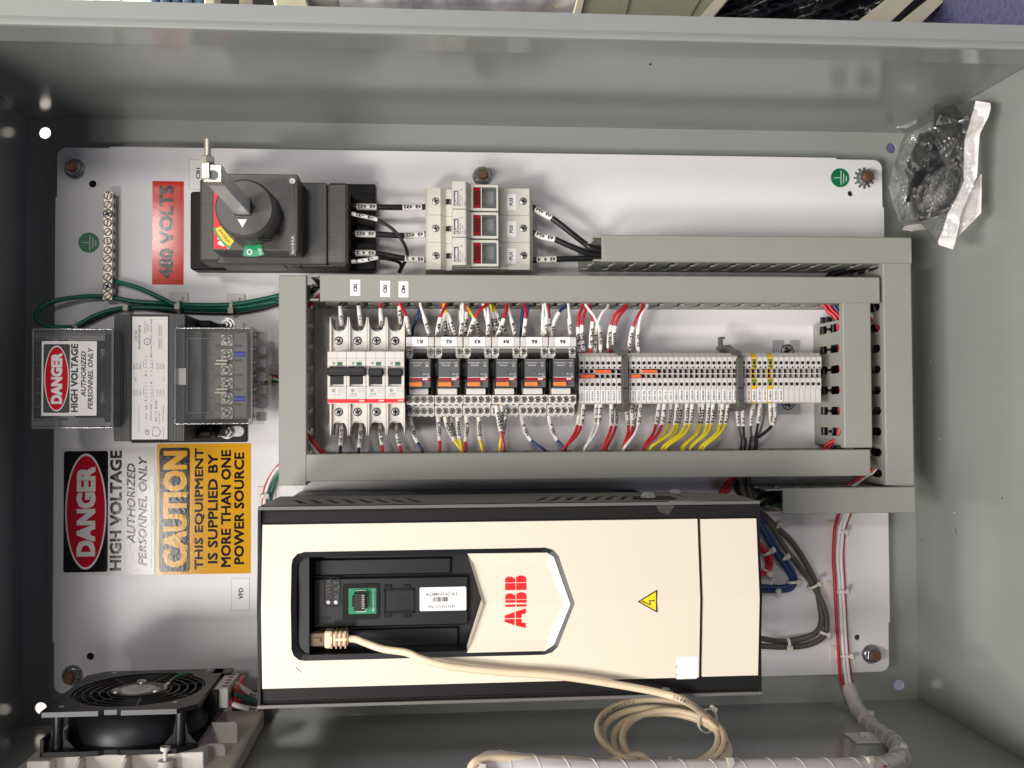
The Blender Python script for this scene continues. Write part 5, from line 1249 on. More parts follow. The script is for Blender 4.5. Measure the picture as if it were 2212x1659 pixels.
top('red_wire', 'over the blue one at the left socket R6', [(1131, 658), (1136, 676, 62), (1134, 704, 60), (1131, 730, 48)], 688, 728, '3X1-2', .6, 56)
top('blue_wire', 'peeking out beside the left socket R6', [(1142, 659, 44), (1139, 672, 44), (1137, 684, 42), (1135, 705, 38)], None, None, '', .5, 44)
top('white_wire', 'double one at the right of the left socket R6', [(1174, 658, 50), (1173, 684, 50), (1173, 708, 48), (1172, 730, 42)], 676, 728, '', .5, 48)
top('white_wire', 'in front at the right of the left socket R6', [(1178, 657), (1181, 680, 60), (1179, 706, 58), (1177, 730, 46)], 684, 728, '3X1-X2', .7, 56)
top('red_wire', 'behind the pair between the two R6 sockets', [(1184, 658, 46), (1186, 684, 46), (1188, 710, 44), (1189, 730, 38)], 688, 728, '3X1-3', .7, 46)
top('blue_wire', 'slanting left to the right socket R6', [(1224, 658), (1210, 672, 58), (1197, 696, 56), (1191, 730, 44)], 675, 728, '032111', .5, 54)
top('white_wire', 'at the right side of the right socket R6', [(1228, 657), (1230, 680, 60), (1231, 706, 58), (1234, 730, 46)], 687, 728, '3X1-X2', .7, 56)
# above the terminal row
def tw(col, where, pts, v0, v1, txt, z0=50): top(col, where, [(p[0], p[1], z) for p, z in zip(pts, (52, 56, 54, 42, 36))], v0, v1, txt, .55, z0)
tw('red_wire', 'at the first terminal beside the right socket R6', [(1258, 664), (1250, 684), (1249, 720), (1251, 764)], 706, 758, '031262')
tw('red_wire', 'at the second terminal from the relays', [(1267, 663), (1259, 690), (1257, 722), (1261, 764)], 702, 758, '031262')
tw('red_wire', 'at the third terminal from the relays', [(1275, 668), (1280, 690), (1277, 726), (1275, 766)], 695, 750, '031262')
tw('white_wire', 'thick curve crossing right to the fifth terminal', [(1266, 659), (1281, 680), (1294, 708), (1297, 735), (1297, 766)], 700, 754, '031203')
tw('white_wire', 'behind the curve at the fourth terminal', [(1314, 662), (1300, 678), (1288, 708), (1285, 740), (1285, 766)], 706, 760, '031203', 44)
tw('red_wire', 'left one of the pair beside the first end bracket', [(1350, 662), (1330, 678), (1319, 708), (1315, 740), (1315, 766)], 702, 751, '032373')
tw('red_wire', 'right one of the pair beside the first end bracket', [(1353, 663), (1337, 684), (1327, 714), (1326, 742), (1327, 766)], 704, 752, '032393', 46)
tw('red_wire', 'at the terminal right of the first end bracket', [(1388, 664), (1377, 684), (1366, 712), (1360, 742), (1359, 768)], 705, 756, '3X1-L2B')
tw('white_wire', 'rightmost over the terminal row', [(1398, 662), (1385, 682), (1379, 712), (1377, 740), (1381, 766)], 705, 756, '3X1-X2')

def bot(col, where, pts, v0, v1, txt, off=.55, z=None, dup=''):
    zz = z or [38, 44, 54, 58]
    n = len(pts); full = [(p[0], p[1], zz[min(int(i * 3 / max(n - 1, 1) + .01), 3)]) for i, p in enumerate(pts)]
    b = P(*full[-1])
    nm = '%s wire %s%s' % (COLN[col], ('sleeved %s ' % txt) if txt else '', where)
    wire(col, nm, full, extra1=(b.x - .3, BOTY - 9, 54), sleeves=((v0, v1, txt, .76, off),) if v0 else ())
bot('black_wire', 'under the left pole of breaker CB2', [(737, 912), (737, 935), (736, 958), (735, 973)], 912, 964, '031012', .6)
bot('black_wire', 'under the right pole of breaker CB2', [(779, 912), (779, 935), (777, 958), (775, 973)], 912, 968, '031032', .6)
bot('red_wire', 'under breaker CB3', [(820, 912), (822, 935), (825, 958), (826, 974)], 912, 963, '031202', .6)
bot('red_wire', 'under breaker CB4', [(855, 912), (857, 935), (862, 958), (866, 974)], 912, 964, '3X1-L2A', .6)
bot('blue_wire', 'curving under socket R1', [(884, 891), (890, 922), (899, 950), (912, 974)], 902, 957, '032101')
bot('red_wire', 'at the left under socket R2', [(945, 891), (948, 920), (950, 950), (950, 974)], 899, 953, '032373')
bot('yellow_wire', 'slanting under socket R2', [(959, 891), (966, 920), (981, 950), (996, 974)], 902, 952, '3XR224')
bot('yellow_wire', 'in the middle under socket R2', [(973, 891), (976, 920), (985, 946), (996, 972)], 901, 950, '3XR234', .55, [34, 36, 46, 52])
bot('yellow_wire', 'at the right under socket R2', [(988, 891), (989, 920), (993, 950), (998, 974)], 901, 950, '3XR244')
bot('red_wire', 'at the left under socket R3', [(1006, 891), (1009, 920), (1006, 950), (1003, 974)], 899, 955, '032373')
bot('yellow_wire', 'alone under socket R3', [(1034, 891), (1035, 920), (1037, 950), (1042, 974)], 901, 951, '3XR334')
bot('red_wire', 'crossing in front of the lower screws of socket R4', [(1070, 866), (1077, 906), (1084, 940), (1090, 974)], 876, 931, '032393', .6, [58, 58, 58, 58])
bot('yellow_wire', 'beside the red one in front of socket R4', [(1082, 866), (1084, 900), (1083, 940), (1079, 974)], 876, 930, '3XR424', .6, [56, 54, 54, 54])
bot('yellow_wire', 'from the lower screws of socket R4', [(1093, 893), (1089, 920), (1084, 946), (1078, 974)], 900, 946, '3XR434', .5, [36, 40, 48, 52])
bot('blue_wire', 'curving under the left socket R6', [(1126, 891), (1131, 920), (1146, 950), (1178, 974)], 899, 952, '032151')
bot('blue_wire', 'curving under the right socket R6', [(1185, 891), (1190, 920), (1203, 950), (1222, 973)], 897, 952, '032161')
Z2 = [36, 46, 56, 60]
def bt(col, where, pts, v1, txt, zz=Z2): bot(col, where, pts, 868, v1, txt, .62, zz)
Zb = [32, 36, 46, 54]
bt('red_wire', 'behind the one at terminals 031262', [(1251, 866), (1250, 905), (1242, 935), (1222, 968)], 919, '', Zb)
bt('red_wire', 'in front below terminals 031262', [(1261, 866), (1257, 912), (1246, 940), (1219, 968)], 921, '031262')
bt('white_wire', 'behind the one below terminals 031203', [(1289, 866), (1287, 905), (1279, 935), (1266, 968)], 916, '031203', Zb)
bt('white_wire', 'in front below terminals 031203', [(1298, 866), (1294, 912), (1284, 940), (1263, 969)], 917, '031203')
bt('red_wire', 'below terminal 032373', [(1321, 866), (1321, 910), (1317, 935), (1301, 970)], 921, '032373')
bt('red_wire', 'below terminal 032393', [(1331, 866), (1331, 910), (1326, 935), (1309, 970)], 921, '032393', Zb)
bt('red_wire', 'just right of the first end bracket', [(1353, 880), (1356, 915), (1357, 935), (1347, 966)], 920, '3X1-L2A', Zb)
bt('red_wire', 'in front, right of the first end bracket', [(1362, 866), (1367, 912), (1364, 935), (1350, 966)], 921, '3X1-L2B')
bt('red_wire', 'tucked behind the white one near the first end bracket', [(1373, 866), (1372, 905), (1367, 935), (1352, 966)], 918, '3X1-L2C', Zb)
bt('white_wire', 'sweeping left near the first end bracket', [(1384, 866), (1380, 910), (1371, 938), (1348, 969)], 917, '3X1-X2', [40, 52, 60, 62])
bt('red_wire', 'below terminal 3X1-2', [(1425, 866), (1418, 912), (1410, 938), (1391, 966)], 918, '3X1-2', Zb)
bt('red_wire', 'below terminal 3X1-3', [(1436, 866), (1431, 912), (1420, 938), (1393, 968)], 919, '3X1-3')
YW = [('3XR221', 1449, 1445, 1434, 1412, 0), ('3XR224', 1463, 1459, 1447, 1407, 1), ('3XR231', 1472, 1466, 1458, 1434, 0), ('3XR234', 1484, 1482, 1468, 1432, 1), ('3XR241', 1496, 1492, 1478, 1440, 1), ('3XR244', 1511, 1509, 1502, 1474, 0),
      ('3XR331', 1519, 1514, 1506, 1478, 0), ('3XR334', 1531, 1528, 1520, 1493, 1), ('3XR421', 1541, 1537, 1526, 1493, 1), ('3XR424', 1554, 1553, 1545, 1516, 0), ('3XR431', 1562, 1557, 1546, 1514, 1), ('3XR434', 1573, 1568, 1554, 1521, 1)]
for (s, a, b, c, d, fr) in YW:
    bt('yellow_wire', 'below terminal %s' % s, [(a, 866), (b, 912), (c, 938), (d, 966)], 917, s, Z2 if fr else Zb)
# shielded signal cables at the right end
def shielded(label, base, conds, width):
    b = P(base[0], base[1], 50); t = thing('shielded_cable', label, 'cable', b, 'black shielded signal cables')
    mb = MB(); mb.tube(catmull([(b.x + width * .1, b.y + 8, 52), (b.x, b.y, 52), (b.x - 1, BOTY, 52), (b.x - 2, BOTY - 8, 50)], 6), width, 'black_wire', 14, rf=lambda f: width * (1 if f > .25 else .8 + .8 * f)); part(t, 'heat_shrink', mb)
    for (col, pts, v0, v1, txt) in conds:
        path = catmull([P(*p) for p in pts] + [Vector((b.x, b.y + 5, 52))], 7); mb = MB(); mb.tube(path, 1.2 if col != 'bare_wire' else .7, col, 8); c = part(t, 'conductor', mb)
        if v0:
            L = arclen(path); pr = [proj(p)[1] for p in path]
            s = [l for l, v in zip(L, pr) if v0 <= v <= v1]
            if len(s) > 1:
                seg = cut(path, s[0], s[-1]); mb = MB(); mb.tube(seg, 2.0, 'sleeve_white', 12)
                if txt: Ls = arclen(seg)[-1]; mb.tube_text(seg, Ls * .2, Ls * .92, 2.0, txt, 3.0, 'ink', flip=True, bold=.035)
                part(c, 'marker_sleeve', mb)
shielded('black shielded cable with two sleeved leads beside the second end bracket', (1605, 962), [('grey_wire', [(1592, 866, 34), (1594, 905, 40), (1600, 940, 48)], 868, 925, '3X+AI2'), ('black_wire', [(1604, 866, 36), (1605, 905, 44), (1607, 940, 50)], 868, 925, '3X-AI2')], 3.4)
shielded('wider black shielded cable with leads fanning to the A01 and A02 terminals', (1626, 960), [('grey_wire', [(1629, 866, 36), (1623, 905, 42), (1623, 938, 48)], 868, 921, '3X+A01'), ('black_wire', [(1643, 866, 36), (1639, 905, 44), (1633, 938, 50)], 868, 917, '3X-A01'), ('bare_wire', [(1651, 866, 34), (1649, 905, 40), (1637, 938, 48)], 0, 0, ''),
    ('bare_wire', [(1654, 880, 34), (1648, 915, 40), (1640, 938, 48)], 0, 0, ''), ('black_wire', [(1663, 866, 36), (1665, 905, 40), (1664, 922, 46), (1645, 938, 50)], 868, 919, '3X+A02'), ('black_wire', [(1672, 866, 38), (1675, 895, 46), (1668, 920, 52), (1645, 941, 52)], 868, 920, '3X-A02')], 4.6)

# power cables between disconnect, fuses and duct
def power(label, pts, sl, r=2.9, e0=None, e1=None): wire('black_wire', label, pts, r=r, sleeves=sl, axis='u', group='black power wires', flip=True, sr=r + .35, th=4.2, extra0=e0, extra1=e1, name='power_wire')
power('thick black power wire with two sleeves 031032, level with fuse FU3', [(748, 447, 40), (800, 447, 40), (860, 448, 38), (928, 447, 34)], ((770.5, 813, '031032', .85), (869, 910.5, '031032', .85)))
power('thick black power wire with two sleeves 031022, level with fuse FU2', [(748, 505, 40), (813, 506, 40), (873, 509, 38), (928, 505, 34)], ((768, 811, '031022', .85), (873, 915.5, '031022', .85)))
power('thick black power wire with two sleeves 031012, level with fuse FU1', [(748, 547, 40), (813, 548, 40), (873, 558, 38), (928, 562, 34)], ((768, 811, '031012', .85), (874, 915.5, '031012', .85)))
D0 = (P(863, 590, 24).x, MAINY + 44, 22)
power('thin black wire arching over the power wires from sleeve 031032', [(752, 460, 52), (790, 468, 54), (815, 475, 52), (850, 497, 50), (873, 527, 46), (880, 553, 38), (870, 574, 28), (862, 588, 20)], ((760, 815, '031032', .75),), 1.7)
power('thin black wire curling under the lowest power wire', [(752, 566, 48), (790, 562, 52), (816, 557, 50), (850, 562, 36), (866, 571, 28), (864, 588, 18)], ((760, 815, '031012', .75),), 1.7)
def into(u, v, dy): q = P(u, v, 36); return (RU[0] + 40, (RU[2] + RU[3]) / 2 + dy, 36)
power('black printed power wire sleeved 031034 running down into the upper duct', [(1146, 445, 34), (1170, 459, 36), (1195, 473, 40), (1235, 504, 40), (1265, 527, 38), (1288, 539, 38)], ((1157, 1192, '031034', .85),), 3.0, e1=into(0, 0, 3))
power('black power wire sleeved 031024 running into the upper duct', [(1146, 500, 34), (1172, 511, 36), (1198, 517, 38), (1245, 537, 38), (1285, 550, 36)], ((1157, 1198, '031024', .85),), 3.0, e1=into(0, 0, 0))
power('black power wire sleeved 031014, lowest one entering the upper duct', [(1146, 562, 32), (1172, 561, 34), (1200, 560, 34), (1265, 558, 34), (1285, 558, 34)], ((1160, 1201, '031014', .85),), 3.0, e1=into(0, 0, -3))

# ties and tie mounts
def ring_tie(parent, c, tng, rad, head_dir, mat='tie_nylon', sq=1.0):
    """nylon strap round a bundle with its square head"""
    c = Vector(c); tng = Vector(tng).normalized(); e1 = (Vector(head_dir) - tng * Vector(head_dir).dot(tng)).normalized(); e2 = tng.cross(e1); mb = MB(); n = 22; w = 1.3
    vs = []
    for i in range(n):
        a = 2 * PI * i / n; d = e1 * math.cos(a) + e2 * math.sin(a) * sq
        for (rr, ww) in ((rad, -w), (rad, w), (rad + .9, w), (rad + .9, -w)): vs.append(c + d * rr + tng * ww)
    mb.add(vs, [(i * 4 + j, i * 4 + (j + 1) % 4, ((i + 1) % n) * 4 + (j + 1) % 4, ((i + 1) % n) * 4 + j) for i in range(n) for j in range(4)], mat)
    h = c + e1 * (rad + 1.6); pts = [h + tng * a + e2 * b + e1 * d for a in (-2.4, 2.4) for b in (-2.6, 2.6) for d in (-1.4, 2.0)]
    mb.add(pts, [(0, 1, 3, 2), (4, 6, 7, 5), (0, 4, 5, 1), (2, 3, 7, 6), (0, 2, 6, 4), (1, 5, 7, 3)], mat)
    return part(parent, 'cable_tie', mb)
def mount(u, v, label, s=10, z=0.):
    p = P(u, v, z); mb = MB(); mb.box(p.x - s, p.x + s, p.y - s, p.y + s, z + .05, z + 1.6, 'mount_nylon', .5); mb.box(p.x - 4, p.x + 4, p.y - 5, p.y + 5, z + 1.6, z + 4, 'mount_nylon', .5)
    single('tie_mount', label, 'tie mount', mb, group='adhesive cable tie mounts')

# green earth wires
def bundle(label, cat, col, paths, r, group=None, name='cable', org=None, per=8):
    P_ = [catmull([P(*p) if len(p) == 3 and not isinstance(p, Vector) else p for p in q], per) for q in paths]
    t = thing(name, label, cat, P_[0][len(P_[0]) // 2], group)
    for q in P_: mb = MB(); mb.tube(q, r, col, 10); part(t, 'strand', mb)
    return t, P_
gx0, gx1, gy0, gy1, gst = GB
t1, q1 = bundle('green earth wire from the third lowest hole of the ground bar', 'wire', 'green_wire', [[(245, 607, 8), (300, 622, 9), (350, 645, 9), (385, 660, 9), (450, 665, 9), (520, 664, 9), (575, 655, 9), (604, 651, 12), (630, 646, 30)]], 2.3, 'green earth wires', 'earth_wire')
t2, q2 = bundle('green earth wire from the lowest hole on the right of the ground bar', 'wire', 'green_wire', [[(245, 643, 8), (290, 651, 7), (350, 655, 6), (425, 659, 12), (500, 658, 12), (560, 648, 12), (604, 638, 14), (630, 636, 30)]], 2.3, 'green earth wires', 'earth_wire')
t3, q3 = bundle('green earth wire looping out past the plate edge under the ground bar', 'wire', 'green_wire', [[(224, 640, 8), (175, 641, 12), (112, 652, 18), (82, 672, 20), (80, 690, 20), (98, 703, 18), (138, 707, 14), (165, 703, 10), (205, 682, 8), (250, 668, 6), (300, 664, 6), (387, 667, 5), (500, 670, 5), (560, 662, 6), (604, 651, 8), (630, 656, 30)]], 2.3, 'green earth wires', 'earth_wire')
t4, q4 = bundle('black wire hugging the underside of the looping green wires', 'wire', 'black_wire', [[(168, 708, 6), (205, 690, 5), (250, 672, 4), (300, 666, 4), (387, 673, 3.5), (500, 676, 3.5), (560, 668, 5), (604, 657, 8), (630, 660, 30)]], 1.9, None, 'wire')
for (u, v, lab) in ((387, 652, 'translucent tie mount left on the green wire run under the red sticker'), (510, 655, 'translucent tie mount right on the green wire run near the duct')): mount(u, v, lab, 9)
ring_tie(t3, P(275, 666, 7), (1, .1, 0), 3.6, (0, 0, 1)); ring_tie(t1, P(387, 662, 9), (1, 0, 0), 5.6, (-.1, -.1, 1)); ring_tie(t1, P(501, 664, 9), (1, 0, 0), 5.6, (0, -.5, 1)); ring_tie(t3, P(165, 704, 10), (1, .4, 0), 3.2, (0, .6, 1))
# low voltage leads from the transformer into the duct
for (c, lab, q) in (('red_wire', 'red lead from the right of the transformer to the duct', [(540, 806, 40), (558, 811, 20), (580, 815, 10), (606, 813, 12), (630, 812, 30)]), ('white_wire', 'white lead from the right of the transformer to the duct', [(545, 832, 30), (560, 824, 18), (582, 817, 12), (606, 820, 12), (630, 818, 30)]), ('green_wire', 'green lead below the white one beside the transformer', [(540, 823, 20), (565, 823, 6), (585, 823, 5), (606, 824, 8), (630, 824, 30)])):
    tt, qq = bundle(lab, 'wire', c, [q], 1.7, None, 'wire')
ring_tie(tt, P(584, 818, 9), (1, 0, 0), 4.4, (0, 0, 1)); mount(593, 800, 'translucent tie mount beside the transformer leads', 5)
# wires from the duct foot down behind the drive
for (c, lab, q) in (('white_wire', 'white wire with red stripe curving from the left duct behind the drive', [(612, 1003, 20), (594, 1018, 14), (578, 1050, 8), (571, 1090, 6), (575, 1120, 6)]), ('green_wire', 'green wire curving from the left duct behind the drive', [(615, 1010, 16), (597, 1035, 10), (584, 1068, 6), (580, 1100, 5)]), ('red_wire', 'red wire edge curving from the left duct behind the drive', [(608, 998, 18), (588, 1022, 12), (573, 1052, 7), (567, 1092, 5)])):
    tt, qq = bundle(lab, 'wire', c, [q], 1.7 if c != 'red_wire' else 1.3, None, 'wire')
ring_tie(tt, P(572, 1071, 6), (0, -1, 0), 4.5, (.3, 0, 1)); mount(576, 1070, 'translucent tie mount beside the upper left corner of the drive', 9)

# wires showing at the duct corners and through the slots
def bit(col, lab, pts, r=1.9, group=None):
    mb = MB(); mb.tube(catmull(pts, 6), r, col, 9); t = single('wire', lab, 'wire', mb, group=group)
xi = (RI[0] + RI[1]) / 2
for k, (c, nm_) in enumerate((('red_wire', 'red'), ('red_wire', 'second red'), ('blue_wire', 'blue'))):
    x = RI[0] + 5.5 + k * 4
    bit(c, '%s wire running inside the slotted duct at the end of the terminal row' % nm_, [(x - 16, RM_[2] + 10, 46), (x - 9 + k, RM_[2] - 4, 50), (x, RM_[2] - 18, 54), (x + 1, (RI[2] + RI[3]) / 2, 58 - 3 * k), (x, RB[3] + 16, 54), (x - 10, RB[3] + 4, 48), (x - 18, RB[3] - 9, 44)], 2.1)
for k, (c, nm_) in enumerate((('white_wire', 'white'), ('red_wire', 'dark red'))):
    bit(c, '%s wire slanting between the two right ducts, near their upper ends' % nm_, [(RO[0] - 16 + k * -5, RM_[2] + 6, 50), (RO[0] - 5 - k * 4, RM_[2] - 5, 52 - k * 3), (RO[0] + 4, RM_[2] - 15 - k * 2, 52), (RO[0] + 14, RM_[2] - 40, 50)])
    bit(c, '%s wire slanting between the right ducts, near their lower ends' % nm_, [(RO[0] - 18 + k * -6, RB[2] - 14, 40), (RO[0] - 6 - k * 4, RB[2] - 4, 44), (RO[0] + 4 - k * 2, RB[2] + 5, 48), (RO[0] + 14, RB[2] + 30, 50)])
    bit(c, '%s wire crossing from the left duct to the long upper duct' % nm_, [(RL[1] - 12, RM_[2] - 2 - k * 5, 50), (RL[1] + 2, RM_[2] + 6 - k * 5, 52), (RL[1] + 12, RM_[2] + 13 - k * 4, 54), (RL[1] + 30, RM_[2] + 16 - k * 3, 52)], 2.2)
    bit(c, '%s wire crossing from the left duct to the long lower duct' % nm_, [(RL[1] - 12, RB[3] + 22 - k * -4, 50), (RL[1] - 1 + k * 5, RB[3] + 10, 54), (RL[1] + 9 + k * 4, RB[3] - 2, 52), (RL[1] + 22, RB[3] - 10, 48)], 2.2)
for k in range(4):  # added black wires that darken the slots in place of shade
    bit('black_wire', 'black wire added inside the shorter vertical duct to darken its slots', [(RI[0] + 6 + k * 4.5, RM_[2] - 8, 14 + 3 * k), (RI[0] + 5 + k * 5, (RI[2] + RI[3]) / 2, 18 + 6 * (k % 2)), (RI[0] + 6 + k * 4.5, RB[3] + 10, 14)], 2.6, 'black wires added to darken the shorter vertical duct')
    bit('black_wire', 'black wire added inside the outermost duct to darken its slots', [(RO[0] + 6 + k * 4.5, RO[3] - 6, 14 + 3 * k), (RO[0] + 5 + k * 5, (RO[2] + RO[3]) / 2, 30 + 14 * (k % 3)), (RO[0] + 6 + k * 4.5, RO[2] + 6, 24)], 2.9, 'black wires added to darken the outermost duct')
bit('red_wire', 'red wire running inside the left duct', [(RL[0] + 13, RL[2] + 8, 40), (RL[0] + 17, (RL[2] + RL[3]) / 2, 52), (RL[0] + 13, RL[3] - 12, 40)], 2.4)
bit('black_wire', 'thick black wire showing above the left end of the long upper duct', [(RL[1] - 6, RM_[2] + 13, 30), (RL[1] + 6, RM_[2] + 17, 30), (RL[1] + 28, RM_[2] + 19, 30)], 2.6)
bit('black_wire', 'black wire crossing under the right end of the short upper duct', [(RO[0] - 38, RM_[3] - 3, 16), (RO[0] - 24, RU[2] - 2, 20), (RO[0] + 10, RU[2] + 6, 30)], 4)

# ================================================================== heavy wiring right of the drive
Z3 = lambda pts: [(1539 + x * .27666, 999 + y * .27666, z) for (x, y, z) in pts]
tg, qg = bundle('pair of grey control cables bending round below the lower right duct', 'cable', 'grey_wire', [
    Z3([(222, 60, 26), (230, 200, 26), (300, 330, 26), (450, 480, 22), (555, 650, 18), (690, 825, 14), (795, 975, 12), (870, 1130, 12), (893, 1260, 12), (862, 1360, 12), (740, 1425, 12), (560, 1440, 14), (380, 1432, 22), (330, 1430, 26)]),
    Z3([(272, 60, 22), (292, 230, 22), (390, 395, 20), (500, 505, 16), (620, 620, 13), (735, 795, 9), (803, 940, 8), (835, 1090, 9), (850, 1240, 12), (800, 1335, 14), (660, 1382, 10), (520, 1395, 8), (380, 1375, 20), (330, 1372, 24)])], 3.0, None, 'control_cable', per=10)
for (x, y, tx, ty, hx, hy) in ((482, 500, .6, -.7, .8, .2), (790, 955, .5, -.9, 1, 0), (865, 1330, -.3, -.9, .6, -.4), (585, 1420, 1, 0, .1, -.3)):
    ring_tie(tg, P(*Z3([(x, y, 12)])[0]), (tx, ty, 0), 6.2, (hx, hy, .9))
tb, qb = bundle('bundle of blue wires bending back to the end of the drive', 'cable', 'blue_wire', [
    Z3([(330, 420, 34), (400, 545, 30), (500, 720, 24), (590, 850, 18), (622, 915, 16), (585, 965, 16), (500, 975, 20), (380, 968, 26), (330, 968, 30)]), Z3([(345, 400, 30), (430, 545, 25), (530, 715, 18), (620, 840, 13), (645, 920, 12), (610, 985, 12), (510, 1000, 16), (380, 1000, 24), (330, 1000, 28)])], 2.7, None, 'wire_bundle')
for (x, y, tx, ty, hx, hy) in ((540, 750, .5, -.8, .7, .5), (630, 930, .1, -1, 1, .1), (495, 985, 1, 0, .3, -.2)): ring_tie(tb, P(*Z3([(x, y, 16)])[0]), (tx, ty, 0), 5.4, (hx, hy, .9))
tr, qr = bundle('bundle of red wires looping out beside the end of the drive', 'cable', 'red_wire', [Z3([(330, 600, 34), (390, 660, 30), (440, 720, 26), (458, 790, 24), (430, 850, 24), (360, 880, 30)]), Z3([(340, 640, 28), (395, 690, 24), (420, 740, 20), (430, 800, 18), (405, 850, 20), (350, 870, 28)])], 2.6, None, 'wire_bundle')
ring_tie(tr, P(*Z3([(428, 700, 26)])[0]), (.5, -.8, 0), 5, (.8, .3, .9)); ring_tie(tr, P(*Z3([(420, 855, 22)])[0]), (-.6, -.6, 0), 5, (.5, .2, .9))
bundle('two red wires dropping from the long lower duct behind the drive corner', 'wire', 'red_wire', [Z3([(175, 60, 22), (140, 130, 20), (95, 190, 18), (60, 260, 16)]), Z3([(200, 70, 18), (160, 140, 17), (120, 200, 15), (95, 270, 14)])], 2.5, None, 'wire')
bundle('black cable dropping from the long lower duct beside the grey cables', 'cable', 'black_wire', [Z3([(150, 60, 14), (170, 150, 14), (215, 240, 12), (260, 300, 12)])], 3.4, None, 'cable')
bundle('thick black cable entering the open end of the lower right duct', 'cable', 'black_wire', [Z3([(330, 340, 20), (400, 290, 22), (480, 262, 26), (560, 250, 32), (680, 245, 34)])], 6, None, 'cable')
bundle('dark green wire entering the open end of the lower right duct', 'wire', 'green_wire', [Z3([(370, 385, 8), (430, 350, 10), (520, 318, 16), (600, 300, 26), (680, 300, 28)])], 2.0, None, 'wire')

# red and white wire run down the right of the plate
rw = thing('wire_bundle', 'red and white wires running down the plate into a spiral wrap', 'wire bundle', P(1812, 1300, 0))
for (c, q, r) in (('red_wire', [(1822, 1095, 20), (1810, 1115, 14), (1803, 1146, 8), (1800, 1204, 6), (1803, 1260, 6), (1809, 1370, 6), (1815, 1456, 6), (1826, 1494, 6), (1840, 1530, 24)], 1.7),
                  ('white_wire', [(1832, 1095, 18), (1822, 1118, 14), (1813, 1147, 8), (1809, 1204, 6), (1813, 1260, 6), (1821, 1400, 6), (1830, 1482, 7), (1846, 1530, 24)], 1.7),
                  ('white_wire', [(1838, 1095, 16), (1829, 1118, 12), (1821, 1147, 7), (1817, 1204, 5), (1820, 1260, 5), (1828, 1400, 5), (1837, 1480, 7), (1851, 1528, 24)], 1.7),
                  ('white_wire', [(1836, 1095, 12), (1826, 1118, 8), (1817, 1147, 4), (1813, 1204, 3), (1816, 1260, 3), (1824, 1400, 3), (1833, 1480, 4), (1848, 1528, 20)], 1.7),
                  ('red_wire', [(1842, 1100, 10), (1832, 1122, 6), (1824, 1150, 3), (1821, 1204, 3), (1824, 1260, 3), (1831, 1400, 3), (1841, 1478, 4), (1854, 1528, 20)], 1.5)):
    mb = MB(); mb.tube(catmull([P(*p) for p in q], 10), r, c, 9); part(rw, 'strand', mb)
for (u, v) in ((1813, 1149), (1815, 1277), (1824, 1416)): ring_tie(rw, P(u, v, 5), (.05, -1, 0), 6.4, (.75, .1, .6), sq=.6)
for (u, v, k) in ((1806, 1142, 'top'), (1803, 1273, 'middle'), (1811, 1412, 'bottom')): mount(u, v, 'translucent tie mount under the red and white wire run, %s of three' % k, 9)
wp = [(1834, 1484, 6), (1849, 1525, 26), (1876, 1562, 62), (1910, 1588, 104), (1938, 1612, 150), (1940, 1642, 196), (1905, 1656, 216), (1840, 1661, 226), (1700, 1662, 232), (1560, 1664, 234), (1420, 1666, 236), (1280, 1664, 240), (1160, 1656, 246), (1090, 1648, 250), (1052, 1650, 254), (1040, 1680, 264), (1030, 1720, 268)]
wpath = catmull([P(*p) for p in wp], 12); wr = lambda f: 6.8 + 2.0 * min(1, f * 2.2)
mb = MB(); mb.tube(wpath, 8, 'spiral_wrap', 18, rf=wr, caps=False); sw = part(rw, 'spiral_wrap', mb)
# helical seam of the wrap
Lw = arclen(wpath); mb = MB(); hel = []
tot_ = Lw[-1]; nrm = Vector((0, 0, 1)); j = 0
for i in range(420):
    s = tot_ * i / 419
    while j < len(Lw) - 2 and Lw[j + 1] < s: j += 1
    c = wpath[j].lerp(wpath[j + 1], (s - Lw[j]) / max(Lw[j + 1] - Lw[j], 1e-6)); tn = (wpath[j + 1] - wpath[j]).normalized()
    nrm = (nrm - tn * nrm.dot(tn)).normalized(); bi = tn.cross(nrm); a = s / 24 * 2 * PI
    hel.append(c + (nrm * math.cos(a) + bi * math.sin(a)) * (wr(s / tot_) + .1))
mb.tube(hel, .45, 'tie_nylon', 5); part(sw, 'wrap_edge', mb)
for (c, dx, dz, r) in (('white_wire', 0, 2.6, 3.2), ('white_wire', 2.6, -1.5, 3), ('red_wire', -2.4, -1, 3.0), ('red_wire', 1, -3, 2.4)):
    mb = MB(); mb.tube([p + Vector((dx * .6, -dx, dz)) for p in wpath], r, c, 9); part(rw, 'strand', mb)
for k in (.12, .30, .42, .56, .93): 
    i = int(k * (len(wpath) - 1)); ring_tie(rw, wpath[i], wpath[i + 1] - wpath[i], wr(k) + .3, (.0, .8, .6) if k > .2 else (.3, .9, .4))
# red patches where the wrap gaps
for k in (.335, .375):
    i = int(k * (len(wpath) - 1)); mb = MB(); mb.tube([p + Vector((-1, 0, 1.2)) for p in wpath[i:i + 4]], wr(k) - .4, 'red_wire', 12); part(rw, 'exposed_strand', mb)
p = Py(1868, 1594, YB + 1); mb = MB(); mb.box(p.x - 14, p.x + 14, YB + .1, YB + 1.8, p.z - 14, p.z + 14, 'mount_white', .5); mb.box(p.x - 5, p.x + 5, YB + 1.8, YB + 6, p.z - 2, p.z + 2, 'mount_white', .5); mb.box(p.x - 2, p.x + 2, YB + 1.8, YB + 5, p.z - 6, p.z + 6, 'mount_white', .5)
single('tie_mount', 'square white tie mount stuck to the cabinet wall under the spiral wrap', 'tie mount', mb, group='adhesive cable tie mounts')

